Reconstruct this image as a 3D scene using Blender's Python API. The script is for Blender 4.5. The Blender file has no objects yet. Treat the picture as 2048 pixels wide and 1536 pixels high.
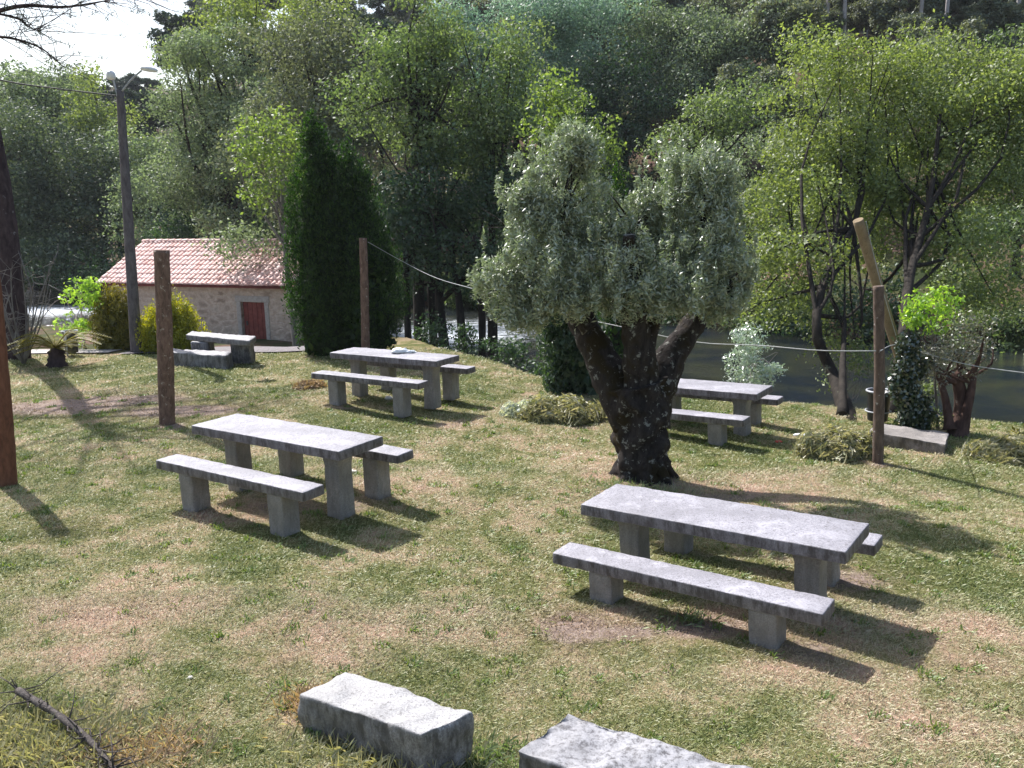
import bpy, math, random
import numpy as np
from mathutils import Matrix, Vector, noise as mn
SC = bpy.context.scene
COL = SC.collection
R = math.radians
CZ = 3.1
F, PITCH, ROLL = 1663.8, .1975, -.0156
cp, sp = math.cos(PITCH), math.sin(PITCH)
FW = np.array([0, cp, -sp]); U0 = np.array([0, sp, cp]); R0 = np.array([1., 0, 0])
RI = math.cos(ROLL)*R0+math.sin(ROLL)*U0; UP = -math.sin(ROLL)*R0+math.cos(ROLL)*U0

def at(px, py, Y):
    """world point seen at photo pixel (px,py) at ground distance Y from the viewpoint"""
    d = FW+(px-1024)/F*RI+(768-py)/F*UP
    p = d*Y/d[1]
    return np.array([p[0], p[1], p[2]+CZ])

# ------------------------------------------------------------------ tags / objects
def tag(o, label=None, cat=None, group=None, kind=None):
    if label: o['label'] = label
    if cat: o['category'] = cat
    if group: o['group'] = group
    if kind: o['kind'] = kind
    return o

def empty(name, loc, label=None, cat=None, group=None, rot=None):
    o = bpy.data.objects.new(name, None); COL.objects.link(o)
    o.location = tuple(float(v) for v in loc)
    o.empty_display_size = .2
    if rot: o.rotation_euler = rot
    return tag(o, label, cat, group)

def mesh_obj(name, V, Fc, mat, parent=None, smooth=False, loc=None, attrs=None):
    """V (n,3) array, Fc (m,k) int array or list of lists; vertices in WORLD coords unless loc given"""
    me = bpy.data.meshes.new(name)
    V = np.asarray(V, dtype=np.float32)
    if isinstance(Fc, np.ndarray):
        m, k = Fc.shape
        me.vertices.add(len(V)); me.vertices.foreach_set('co', V.ravel())
        me.loops.add(m*k); me.loops.foreach_set('vertex_index', Fc.astype(np.int32).ravel())
        me.polygons.add(m)
        me.polygons.foreach_set('loop_start', np.arange(0, m*k, k, dtype=np.int32))
        me.polygons.foreach_set('loop_total', np.full(m, k, dtype=np.int32))
        me.update(calc_edges=True)
    else:
        me.from_pydata([tuple(map(float, v)) for v in V], [], [tuple(int(i) for i in f) for f in Fc])
        me.update()
    if smooth:
        me.polygons.foreach_set('use_smooth', np.ones(len(me.polygons), dtype=bool) if isinstance(Fc, np.ndarray) else np.array([len(f) <= 4 for f in Fc], dtype=bool))
    if attrs:
        for n, a in attrs.items():
            at_ = me.attributes.new(n, 'FLOAT', 'POINT'); at_.data.foreach_set('value', np.asarray(a, dtype=np.float32))
    if mat: me.materials.append(mat)
    o = bpy.data.objects.new(name, me); COL.objects.link(o)
    if parent is not None: o.parent = parent
    if loc is not None: o.location = tuple(float(v) for v in loc)
    return o

class Geo:
    """collects polygons for one mesh"""
    def __init__(s): s.v = []; s.f = []; s.n = 0
    def add(s, V, Fc):
        V = np.asarray(V, float); s.v.append(V); s.f += [[int(i)+s.n for i in f] for f in Fc]; s.n += len(V); return s
    def obj(s, name, mat, parent=None, smooth=True, loc=None):
        return mesh_obj(name, np.vstack(s.v), s.f, mat, parent, smooth, loc)

def tube(pts, rad, seg=8, rough=0., seed=0, cap=True, freq=3.):
    P = np.array(pts, float); rad = np.broadcast_to(np.array(rad, float), (len(P),))
    T = np.gradient(P, axis=0); T /= np.linalg.norm(T, axis=1)[:, None]+1e-9
    ref = np.array([1., 0, 0]) if abs(T[0][0]) < .8 else np.array([0, 1., 0])
    A = np.cross(T, ref); A /= np.linalg.norm(A, axis=1)[:, None]+1e-9
    B = np.cross(T, A)
    V = []
    for i in range(len(P)):
        for k in range(seg):
            a = 2*math.pi*k/seg
            r = rad[i]
            if rough:
                q = P[i]+(A[i]*math.cos(a)+B[i]*math.sin(a))*r
                r *= 1+rough*(mn.noise(Vector(q*freq)+Vector((seed, 0, 0))) + .5*mn.noise(Vector(q*freq*2.7)+Vector((0, seed, 0))))
            V.append(P[i]+(A[i]*math.cos(a)+B[i]*math.sin(a))*r)
    Fs = [[i*seg+k, i*seg+(k+1) % seg, (i+1)*seg+(k+1) % seg, (i+1)*seg+k] for i in range(len(P)-1) for k in range(seg)]
    if cap:
        Fs.append(list(range(seg))[::-1]); Fs.append([(len(P)-1)*seg+k for k in range(seg)])
    return np.array(V), Fs

def smooth_path(pts, n):
    P = np.array(pts, float); t = np.linspace(0, len(P)-1, n)
    out = []
    for u in t:
        i = min(int(u), len(P)-2); f = u-i
        p0 = P[max(i-1, 0)]; p1 = P[i]; p2 = P[i+1]; p3 = P[min(i+2, len(P)-1)]
        out.append(.5*((2*p1)+(-p0+p2)*f+(2*p0-5*p1+4*p2-p3)*f*f+(-p0+3*p1-3*p2+p3)*f**3))
    return np.array(out)

def rbox(dx, dy, dz, r=.01, amp=0., freq=6., seed=0, res=.08, taper=None, center=(0, 0, 0)):
    """box with rounded edges and a rough surface; taper(z01)->(sx,sy)"""
    h = np.array([dx, dy, dz])/2
    def axis(hh):
        n = max(2, int(2*hh/res))
        a = list(np.linspace(-hh+r, hh-r, n))
        return [-hh, -hh+r*.4]+a+[hh-r*.4, hh]
    ax = [axis(h[0]), axis(h[1]), axis(h[2])]
    idx = {}; V = []; Fs = []
    def vid(p):
        k = tuple(round(c, 5) for c in p)
        if k not in idx: idx[k] = len(V); V.append(p)
        return idx[k]
    for d in range(3):
        a, b = (d+1) % 3, (d+2) % 3
        for s in (-1, 1):
            for i in range(len(ax[a])-1):
                for j in range(len(ax[b])-1):
                    q = []
                    for (ii, jj) in ((i, j), (i+1, j), (i+1, j+1), (i, j+1)):
                        p = [0, 0, 0]; p[d] = s*h[d]; p[a] = ax[a][ii]; p[b] = ax[b][jj]; q.append(vid(p))
                    Fs.append(q if s > 0 else q[::-1])
    V = np.array(V)
    inner = np.clip(V, -(h-r), h-r); D = V-inner; L = np.linalg.norm(D, axis=1)[:, None]+1e-9
    N = D/L; V = inner+N*r
    if amp:
        for i in range(len(V)):
            q = Vector(V[i]*freq)+Vector((seed*7.3, seed*3.1, seed))
            V[i] += N[i]*amp*(mn.noise(q)+.6*mn.noise(q*2.3)+.35*mn.noise(q*5.1))
    if taper:
        for i in range(len(V)):
            sx, sy = taper((V[i][2]+h[2])/dz); V[i][0] *= sx; V[i][1] *= sy
    return V+np.array(center), Fs

# ------------------------------------------------------------------ materials
def new_mat(name):
    m = bpy.data.materials.new(name); m.use_nodes = True
    nt = m.node_tree; nt.nodes.clear()
    out = nt.nodes.new('ShaderNodeOutputMaterial')
    return m, nt, out
def N(nt, typ, **kw):
    n = nt.nodes.new(typ)
    for k, v in kw.items():
        if k in n.inputs: n.inputs[k].default_value = v
        else: setattr(n, k, v)
    return n
def ramp(nt, src, stops, interp='LINEAR'):
    n = nt.nodes.new('ShaderNodeValToRGB'); n.color_ramp.interpolation = interp
    el = n.color_ramp.elements
    while len(el) > 1: el.remove(el[-1])
    el[0].position = stops[0][0]; c = stops[0][1]; el[0].color = (c, c, c, 1) if not hasattr(c, '__len__') else (*c, 1)
    for p, c in stops[1:]:
        e = el.new(p); e.color = (c, c, c, 1) if not hasattr(c, '__len__') else (*c, 1)
    nt.links.new(src, n.inputs[0]); return n.outputs[0]
def mix(nt, fac, a, b, mode='MIX'):
    n = nt.nodes.new('ShaderNodeMix'); n.data_type = 'RGBA'; n.blend_type = mode
    for i, s in ((0, fac), (6, a), (7, b)):
        if hasattr(s, 'is_output'): nt.links.new(s, n.inputs[i])
        else: n.inputs[i].default_value = (*s, 1) if hasattr(s, '__len__') else s
    return n.outputs[2]
def noise(nt, scale, detail=4, rough=.6, coord='Object', vec=None, dist=0):
    n = nt.nodes.new('ShaderNodeTexNoise'); n.inputs['Scale'].default_value = scale
    n.inputs['Detail'].default_value = detail; n.inputs['Roughness'].default_value = rough; n.inputs['Distortion'].default_value = dist
    if vec is None:
        tc = nt.nodes.new('ShaderNodeTexCoord'); vec = tc.outputs[coord]
    nt.links.new(vec, n.inputs['Vector']); return n.outputs[0]
def mth(nt, op, a, b=0., clamp=False):
    n = nt.nodes.new('ShaderNodeMath'); n.operation = op; n.use_clamp = clamp
    for i, s in ((0, a), (1, b)):
        if hasattr(s, 'is_output'): nt.links.new(s, n.inputs[i])
        else: n.inputs[i].default_value = s
    return n.outputs[0]
def bump(nt, h, strength=.4, dist=.01):
    n = nt.nodes.new('ShaderNodeBump'); n.inputs['Strength'].default_value = strength; n.inputs['Distance'].default_value = dist
    nt.links.new(h, n.inputs['Height']); return n.outputs[0]
def pbsdf(nt, out, col, rough=.8, spec=.3, nrm=None, metal=0.):
    b = nt.nodes.new('ShaderNodeBsdfPrincipled')
    for k, s in (('Base Color', col), ('Roughness', rough), ('Specular IOR Level', spec), ('Metallic', metal)):
        if hasattr(s, 'is_output'): nt.links.new(s, b.inputs[k])
        else: b.inputs[k].default_value = (*s, 1) if hasattr(s, '__len__') else s
    if nrm is not None: nt.links.new(nrm, b.inputs['Normal'])
    nt.links.new(b.outputs[0], out.inputs[0]); return b

def leaf_mat(name, stops, trans=.35, gloss=.06, rough=.45, tint=(1., .95, .5), patch=None, patchscale=.35, back=None):
    """stops: colours spread over a per-leaf random value"""
    m, nt, out = new_mat(name)
    g = N(nt, 'ShaderNodeNewGeometry')
    n = len(stops)
    c = ramp(nt, g.outputs['Random Per Island'], [(i/(n-1) if n > 1 else 0, s) for i, s in enumerate(stops)])
    if patch:
        f = ramp(nt, noise(nt, patchscale, 3, .6), [(.42, 0), (.62, 1)])
        c = mix(nt, f, c, patch, 'MULTIPLY')
    if back: c = mix(nt, g.outputs['Backfacing'], c, back)
    d = N(nt, 'ShaderNodeBsdfDiffuse'); nt.links.new(c, d.inputs[0])
    t = N(nt, 'ShaderNodeBsdfTranslucent')
    ct = mix(nt, 1., c, tuple(min(1.8*x, 2.) for x in tint), 'MULTIPLY'); nt.links.new(ct, t.inputs[0])
    s1 = N(nt, 'ShaderNodeMixShader'); s1.inputs[0].default_value = trans
    nt.links.new(d.outputs[0], s1.inputs[1]); nt.links.new(t.outputs[0], s1.inputs[2])
    gl = N(nt, 'ShaderNodeBsdfGlossy', Roughness=rough); gl.inputs[0].default_value = (1, 1, 1, 1)
    s2 = N(nt, 'ShaderNodeMixShader'); s2.inputs[0].default_value = gloss
    nt.links.new(s1.outputs[0], s2.inputs[1]); nt.links.new(gl.outputs[0], s2.inputs[2])
    nt.links.new(s2.outputs[0], out.inputs[0]); return m

def bark_mat(name, c1, c2, lichen=None, scale=6., lich_amt=.62, moss=None, st=.8):
    m, nt, out = new_mat(name)
    tc = N(nt, 'ShaderNodeTexCoord'); mp = N(nt, 'ShaderNodeMapping'); mp.inputs['Scale'].default_value = (1, 1, .35)
    nt.links.new(tc.outputs['Object'], mp.inputs[0])
    h = noise(nt, scale*2, 8, .7, vec=mp.outputs[0], dist=.4)
    c = ramp(nt, h, [(.3, c1), (.65, c2)])
    if moss:
        c = mix(nt, ramp(nt, noise(nt, scale*.35, 4), [(.5, 0), (.6, 1)]), c, moss)
    if lichen:
        c = mix(nt, ramp(nt, noise(nt, scale*1.6, 5, .65), [(lich_amt-.03, 0), (lich_amt+.02, 1)]), c, lichen)
    pbsdf(nt, out, c, .9, .15, bump(nt, h, st, .04)); return m

def concrete_mat(name, base, dark, speck, sidegrime=.8, spscale=90):
    m, nt, out = new_mat(name)
    tc = N(nt, 'ShaderNodeTexCoord'); ob = tc.outputs['Object']
    sp1 = noise(nt, spscale, 3, .8, vec=ob); sp2 = noise(nt, spscale*.38, 5, .7, vec=ob); big = noise(nt, 2.2, 5, .65, vec=ob)
    c = ramp(nt, sp1, [(.36, speck), (.5, base), (.66, tuple(min(1, x*1.35) for x in base))])
    c = mix(nt, ramp(nt, big, [(.35, .7), (.6, 0)]), c, tuple(x*.62 for x in base))
    c = mix(nt, ramp(nt, noise(nt, 3.4, 6, .7, vec=ob, dist=.6), [(.54, 0), (.66, .6)]), c, tuple(min(1, x*1.5) for x in base))
    c = mix(nt, ramp(nt, sp2, [(.56, 0), (.68, .7)]), c, dark)
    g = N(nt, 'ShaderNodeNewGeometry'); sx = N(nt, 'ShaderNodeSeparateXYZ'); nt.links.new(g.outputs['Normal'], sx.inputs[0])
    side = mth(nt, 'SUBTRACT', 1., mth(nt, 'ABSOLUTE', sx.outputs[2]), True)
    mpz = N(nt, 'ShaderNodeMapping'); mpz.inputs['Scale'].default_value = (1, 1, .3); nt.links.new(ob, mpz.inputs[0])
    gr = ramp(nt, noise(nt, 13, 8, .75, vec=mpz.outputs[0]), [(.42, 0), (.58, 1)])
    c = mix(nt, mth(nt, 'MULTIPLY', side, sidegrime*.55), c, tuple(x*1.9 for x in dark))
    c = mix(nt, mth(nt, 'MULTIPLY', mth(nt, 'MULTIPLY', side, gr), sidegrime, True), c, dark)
    h = mth(nt, 'ADD', sp1, mth(nt, 'MULTIPLY', sp2, 2.))
    pbsdf(nt, out, c, .62, .45, bump(nt, h, .5, .006)); return m

M = {}
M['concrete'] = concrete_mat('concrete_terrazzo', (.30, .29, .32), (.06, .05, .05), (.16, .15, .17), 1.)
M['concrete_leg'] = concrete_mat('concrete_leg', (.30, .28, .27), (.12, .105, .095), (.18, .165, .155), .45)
M['granite'] = concrete_mat('granite', (.33, .32, .33), (.05, .045, .045), (.12, .115, .12), .9)
M['granite_mottled'] = concrete_mat('granite_mottled', (.30, .295, .31), (.035, .03, .03), (.07, .065, .07), .9, 26)
M['kerb'] = concrete_mat('kerb_granite', (.26, .235, .22), (.06, .05, .045), (.12, .11, .10), .9)
M['granite_pale'] = concrete_mat('granite_pale', (.38, .37, .37), (.06, .054, .05), (.19, .18, .18), .9)
M['olive_bark'] = bark_mat('olive_bark', (.008, .007, .007), (.055, .046, .043), (.24, .24, .22), 7., .615, (.03, .022, .010), 1.)
M['olive_red_bark'] = bark_mat('reddish_bark', (.03, .017, .014), (.125, .075, .06), (.2, .2, .17), 6., .66)
M['alder_bark'] = bark_mat('alder_bark', (.012, .010, .009), (.05, .042, .035), (.12, .13, .09), 3., .66)
M['grey_bark'] = bark_mat('grey_bark', (.10, .09, .085), (.26, .24, .23), None, 4.)
M['pale_bark'] = bark_mat('pale_bark', (.3, .27, .26), (.55, .5, .5), None, 2.)
M['pine_bark'] = bark_mat('pine_bark', (.018, .012, .014), (.085, .06, .065), (.2, .19, .2), 4., .68)
M['post_red'] = bark_mat('weathered_post_wood', (.075, .045, .035), (.235, .15, .115), (.36, .30, .25), 9., .64, None, .4)
M['post_dark'] = bark_mat('dark_post_wood', (.06, .042, .035), (.17, .125, .10), (.4, .38, .36), 9., .66, None, .5)
M['post_orange'] = bark_mat('orange_post_wood', (.09, .04, .026), (.21, .095, .06), None, 9., .64, None, .3)
M['pole_pale'] = bark_mat('pale_peeled_wood', (.17, .125, .08), (.29, .225, .145), (.14, .10, .06), 7., .64, None, .3)
M['pole_grey'] = bark_mat('grey_pole', (.07, .06, .065), (.17, .15, .158), None, 6., .7, None, .2)

GREEN = {
 'olive': leaf_mat('olive_leaf', [(.132, .149, .088), (.231, .253, .171), (.396, .424, .319), (.154, .176, .110)], .25, .12, .42, (.8, 1, .5), back=(.27, .30, .20)),
 'olive_brown': leaf_mat('olive_leaf_brownish', [(.10, .10, .065), (.17, .17, .12), (.22, .19, .14)], .25, .1, .4, (.8, .9, .5)),
 'silver': leaf_mat('silver_leaf', [(.26, .31, .24), (.36, .42, .35), (.5, .55, .48)], .25, .15, .4, (.8, 1, .6)),
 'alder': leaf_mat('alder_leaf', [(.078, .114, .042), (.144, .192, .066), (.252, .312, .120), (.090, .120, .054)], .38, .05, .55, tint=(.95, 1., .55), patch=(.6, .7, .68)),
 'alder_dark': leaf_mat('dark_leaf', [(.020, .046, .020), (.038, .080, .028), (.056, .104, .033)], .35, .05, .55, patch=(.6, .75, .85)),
 'bright': leaf_mat('bright_leaf', [(.10, .15, .035), (.15, .205, .05), (.22, .275, .08)], .45, .05, .5, tint=(.92, 1., .45)),
 'right': leaf_mat('fresh_leaf', [(.098, .144, .040), (.172, .224, .063), (.287, .339, .115), (.103, .138, .046)], .42, .05, .55, tint=(.97, 1., .5), patch=(.8, .8, .75)),
 'sallow': leaf_mat('sallow_leaf', [(.109, .144, .075), (.184, .224, .127), (.310, .356, .218), (.115, .132, .075)], .33, .05, .55, tint=(.9, 1., .6), patch=(.68, .74, .7)),
 'brownish': leaf_mat('brownish_leaf', [(.081, .094, .052), (.138, .155, .086), (.230, .247, .149)], .33, .05, .55, tint=(.95, 1., .6), patch=(.68, .72, .7)),
 'euca': leaf_mat('eucalyptus_leaf', [(.12, .18, .13), (.20, .28, .20), (.33, .42, .34)], .33, .06, .5, tint=(.85, 1., .7), patch=(.65, .75, .78)),
 'willow_dark': leaf_mat('dark_willow_leaf', [(.048, .076, .039), (.090, .131, .062), (.138, .179, .103)], .3, .05, .55, patch=(.6, .65, .75)),
 'pine': leaf_mat('pine_needles', [(.024, .048, .026), (.042, .072, .042)], .15, .04, .5),
 'cypress': leaf_mat('cypress_leaf', [(.010, .022, .006), (.02, .045, .009), (.05, .095, .018)], .38, .02, .5, tint=(.8, 1.3, .3)),
 'gold': leaf_mat('golden_leaf', [(.20, .22, .015), (.32, .33, .02), (.42, .40, .035), (.14, .17, .02)], .4, .04, .5, tint=(1, .95, .2)),
 'gold_dark': leaf_mat('dull_golden_leaf', [(.10, .105, .012), (.18, .17, .02), (.24, .22, .03)], .35, .04, .5, tint=(1, .9, .2)),
 'lime': leaf_mat('lime_leaf', [(.16, .30, .03), (.22, .38, .045), (.30, .44, .07)], .5, .05, .4),
 'ivy': leaf_mat('ivy_leaf', [(.018, .035, .015), (.04, .07, .025), (.03, .05, .02)], .2, .12, .3),
 'palm': leaf_mat('palm_leaf', [(.14, .14, .02), (.24, .21, .03), (.10, .11, .025)], .35, .03, .4),
 'hill': leaf_mat('hillside_leaf', [(.091, .117, .072), (.143, .169, .098), (.208, .234, .156)], .3, .04, .55, patch=(.7, .7, .8)),
 'hill_blue': leaf_mat('hillside_eucalyptus_leaf', [(.106, .143, .097), (.143, .187, .127), (.120, .113, .113)], .3, .05, .5, patch=(.7, .7, .85)),
}

# grass blades: dryness follows the same map as the ground below
def lawn_color(nt, blade=False):
    tc = N(nt, 'ShaderNodeTexCoord'); ob = tc.outputs['Object']
    mp = N(nt, 'ShaderNodeMapping'); mp.inputs['Scale'].default_value = (1, 1, 0); nt.links.new(ob, mp.inputs[0]); v = mp.outputs[0]
    big = noise(nt, .55, 4, .6, vec=v, dist=.6); mid = noise(nt, 2.1, 5, .65, vec=v, dist=.5)
    a = N(nt, 'ShaderNodeAttribute', attribute_name='dry'); b = N(nt, 'ShaderNodeAttribute', attribute_name='dirt')
    dry = mth(nt, 'ADD', mth(nt, 'ADD', mth(nt, 'ADD', mth(nt, 'MULTIPLY', big, .72), mth(nt, 'MULTIPLY', mid, .72)), -.175), mth(nt, 'MULTIPLY', a.outputs['Fac'], .35))
    return v, dry, b.outputs['Fac']
def make_ground():
    m, nt, out = new_mat('lawn_and_hill_ground')
    v, dry, dirt = lawn_color(nt)
    fine = noise(nt, 14, 6, .75, vec=v)
    dr = mth(nt, 'ADD', dry, mth(nt, 'MULTIPLY', mth(nt, 'SUBTRACT', fine, .5), .5))
    c = ramp(nt, dr, [(.45, (.09, .10, .032)), (.55, (.16, .15, .06)), (.65, (.28, .215, .13)), (.78, (.38, .25, .18))])
    soil = ramp(nt, noise(nt, 9, 6, .7, vec=v), [(.35, (.16, .115, .09)), (.65, (.33, .255, .215))])
    c = mix(nt, ramp(nt, mth(nt, 'ADD', dirt, mth(nt, 'MULTIPLY', mth(nt, 'SUBTRACT', fine, .5), .6)), [(.4, 0), (.62, 1)]), c, soil)
    w = N(nt, 'ShaderNodeAttribute', attribute_name='wild')
    wn = noise(nt, .25, 7, .7, vec=v)
    wc = ramp(nt, wn, [(.35, (.028, .04, .014)), (.48, (.06, .065, .025)), (.56, (.12, .075, .055)), (.7, (.20, .125, .095))])
    c = mix(nt, w.outputs['Fac'], c, wc)
    h = noise(nt, 60, 4, .8, vec=v)
    pbsdf(nt, out, c, .95, .1, bump(nt, h, .8, .02)); return m
def make_blade():
    m, nt, out = new_mat('grass_blade')
    v, dry, dirt = lawn_color(nt)
    g = N(nt, 'ShaderNodeNewGeometry')
    dr = mth(nt, 'ADD', dry, mth(nt, 'MULTIPLY', mth(nt, 'SUBTRACT', g.outputs['Random Per Island'], .5), .25))
    c = ramp(nt, dr, [(.34, (.095, .14, .03)), (.46, (.195, .225, .065)), (.56, (.33, .335, .15)), (.69, (.47, .42, .255)), (.88, (.57, .43, .32))])
    c = mix(nt, mth(nt, 'MULTIPLY', dirt, .85, True), c, (.36, .22, .15))
    d = N(nt, 'ShaderNodeBsdfDiffuse'); nt.links.new(c, d.inputs[0])
    t = N(nt, 'ShaderNodeBsdfTranslucent'); nt.links.new(c, t.inputs[0])
    s = N(nt, 'ShaderNodeMixShader'); s.inputs[0].default_value = .3
    nt.links.new(d.outputs[0], s.inputs[1]); nt.links.new(t.outputs[0], s.inputs[2])
    gl = N(nt, 'ShaderNodeBsdfGlossy', Roughness=.5); s2 = N(nt, 'ShaderNodeMixShader'); s2.inputs[0].default_value = .05
    nt.links.new(s.outputs[0], s2.inputs[1]); nt.links.new(gl.outputs[0], s2.inputs[2])
    nt.links.new(s2.outputs[0], out.inputs[0]); return m
M['ground'] = make_ground(); M['blade'] = make_blade()
M['hay'] = leaf_mat('cut_grass', [(.16, .18, .08), (.30, .30, .16), (.42, .39, .27), (.2, .2, .11)], .3, .05, .5)
M['hay_white'] = leaf_mat('pale_prunings', [(.4, .45, .36), (.6, .63, .55)], .3, .1, .5)
M['straw'] = leaf_mat('straw', [(.35, .24, .14), (.48, .36, .22), (.22, .14, .09)], .2, .04, .5)

def simple(name, c1, c2, scale=8, rough=.8, spec=.3, st=.3, metal=0.):
    m, nt, out = new_mat(name); h = noise(nt, scale, 6, .7)
    pbsdf(nt, out, ramp(nt, h, [(.35, c1), (.65, c2)]), rough, spec, bump(nt, h, st, .02), metal); return m
M['path'] = simple('pale_gravel', (.34, .30, .28), (.56, .52, .5), 3, .9, .2)
M['gravel'] = simple('grey_gravel', (.13, .115, .12), (.27, .245, .25), 14, .9, .2)
M['rock'] = simple('river_rock', (.10, .10, .10), (.26, .25, .24), 5, .7, .3, .6)
M['white'] = simple('white_plastic', (.75, .78, .8), (.85, .87, .9), 20, .4, .4, .2)
M['stone_white'] = simple('pale_stone', (.5, .46, .42), (.7, .66, .6), 20, .8, .3, .5)
M['black'] = simple('black_plastic', (.012, .012, .016), (.03, .03, .038), 10, .4, .5, .1)
M['grey_metal'] = simple('galvanised_metal', (.3, .31, .34), (.42, .43, .46), 10, .5, .5, .1)
M['lamp_white'] = simple('lamp_shell', (.65, .66, .68), (.78, .78, .8), 10, .35, .5, .05)
M['wire'] = simple('grey_wire', (.3, .31, .3), (.45, .46, .45), 20, .6, .4, 0.)
M['dark_wire'] = simple('dark_cable', (.03, .03, .03), (.05, .05, .05), 20, .6, .4, 0.)
M['red'] = simple('red_wrapper', (.5, .05, .03), (.6, .09, .05), 20, .5, .4, .1)
M['door'] = simple('red_door_paint', (.13, .028, .022), (.22, .055, .045), 6, .7, .3, .3)
M['lintel'] = simple('lintel_stone', (.3, .27, .25), (.42, .39, .36), 10, .9, .2, .5)
M['twig'] = bark_mat('twig_bark', (.03, .024, .022), (.16, .14, .13), None, 10.)

def wall_mat():
    m, nt, out = new_mat('rubble_stone_wall')
    tc = N(nt, 'ShaderNodeTexCoord'); mp = N(nt, 'ShaderNodeMapping'); mp.inputs['Scale'].default_value = (1.9, 1.9, 3.6)
    nt.links.new(tc.outputs['Object'], mp.inputs[0])
    nz = N(nt, 'ShaderNodeTexNoise'); nz.inputs['Scale'].default_value = 2.5; nt.links.new(mp.outputs[0], nz.inputs['Vector'])
    ad = N(nt, 'ShaderNodeVectorMath', operation='ADD'); sc = N(nt, 'ShaderNodeVectorMath', operation='SCALE'); sc.inputs['Scale'].default_value = .5
    nt.links.new(nz.outputs['Color'], sc.inputs[0]); nt.links.new(mp.outputs[0], ad.inputs[0]); nt.links.new(sc.outputs[0], ad.inputs[1])
    e = N(nt, 'ShaderNodeTexVoronoi', feature='DISTANCE_TO_EDGE', Scale=1.); nt.links.new(ad.outputs[0], e.inputs['Vector'])
    vc = N(nt, 'ShaderNodeTexVoronoi', feature='F1', Scale=1.); nt.links.new(ad.outputs[0], vc.inputs['Vector'])
    bw = N(nt, 'ShaderNodeSeparateColor'); nt.links.new(vc.outputs['Color'], bw.inputs[0])
    st = ramp(nt, bw.outputs[0], [(0, (.28, .21, .16)), (.5, (.41, .325, .26)), (1, (.50, .42, .35))])
    st = mix(nt, ramp(nt, noise(nt, 9, 6, .7), [(.4, .5), (.65, 0)]), st, (.18, .15, .13))
    mort = ramp(nt, noise(nt, 6, 4), [(.4, (.42, .33, .27)), (.6, (.52, .43, .36))])
    edge = ramp(nt, mth(nt, 'ADD', e.outputs['Distance'], mth(nt, 'MULTIPLY', mth(nt, 'SUBTRACT', noise(nt, 4, 3), .5), .35)), [(.12, 1), (.34, 0)])
    c = mix(nt, edge, st, mort)
    sx = N(nt, 'ShaderNodeSeparateXYZ'); nt.links.new(tc.outputs['Object'], sx.inputs[0])
    low_dark = ramp(nt, mth(nt, 'ADD', sx.outputs[2], mth(nt, 'MULTIPLY', noise(nt, 1.5, 5), .8)), [(.45, 1), (.9, 0)])  # wall colour darkens towards its foot, with an uneven edge
    c = mix(nt, mth(nt, 'MULTIPLY', low_dark, .75), c, (.10, .085, .075))
    h = ramp(nt, e.outputs['Distance'], [(0, 0), (.12, 1)])
    pbsdf(nt, out, c, .9, .2, bump(nt, mth(nt, 'ADD', h, mth(nt, 'MULTIPLY', noise(nt, 18, 5), .4)), .5, .04)); return m
M['wall'] = wall_mat()
def tile_mat():
    m, nt, out = new_mat('clay_roof_tiles')
    g = N(nt, 'ShaderNodeNewGeometry')
    c = ramp(nt, g.outputs['Random Per Island'], [(0, (.60, .33, .28)), (.4, (.68, .43, .38)), (.75, (.75, .54, .49)), (1, (.52, .25, .21))])
    c = mix(nt, ramp(nt, noise(nt, 4, 6, .7), [(.5, 0), (.7, .6)]), c, (.72, .62, .6))
    c = mix(nt, ramp(nt, noise(nt, 1.3, 7, .75), [(.5, 0), (.7, .6)]), c, (.25, .13, .11))
    pbsdf(nt, out, c, .65, .4, bump(nt, noise(nt, 30, 4), .2, .01)); return m
M['tile'] = tile_mat()
def water_mat():
    m, nt, out = new_mat('river_water')
    tc = N(nt, 'ShaderNodeTexCoord'); mp = N(nt, 'ShaderNodeMapping'); mp.inputs['Rotation'].default_value = (0, 0, R(-50)); mp.inputs['Scale'].default_value = (.6, 1.6, 1)
    nt.links.new(tc.outputs['Object'], mp.inputs[0])
    r1 = noise(nt, 2.6, 6, .7, vec=mp.outputs[0], dist=.4); r2 = noise(nt, 9, 5, .8, vec=mp.outputs[0])
    a = N(nt, 'ShaderNodeAttribute', attribute_name='foam_glint')
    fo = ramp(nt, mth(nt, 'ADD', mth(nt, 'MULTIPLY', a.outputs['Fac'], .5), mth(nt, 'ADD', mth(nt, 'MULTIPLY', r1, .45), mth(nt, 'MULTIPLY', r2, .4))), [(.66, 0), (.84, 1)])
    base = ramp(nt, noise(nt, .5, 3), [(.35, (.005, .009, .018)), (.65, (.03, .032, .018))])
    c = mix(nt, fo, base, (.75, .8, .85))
    h = mth(nt, 'ADD', r1, mth(nt, 'MULTIPLY', r2, .3))
    ro = mth(nt, 'ADD', mth(nt, 'MULTIPLY', fo, .5), .08)
    pbsdf(nt, out, c, ro, .2, bump(nt, h, .6, .14)); return m
M['water'] = water_mat()

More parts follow.
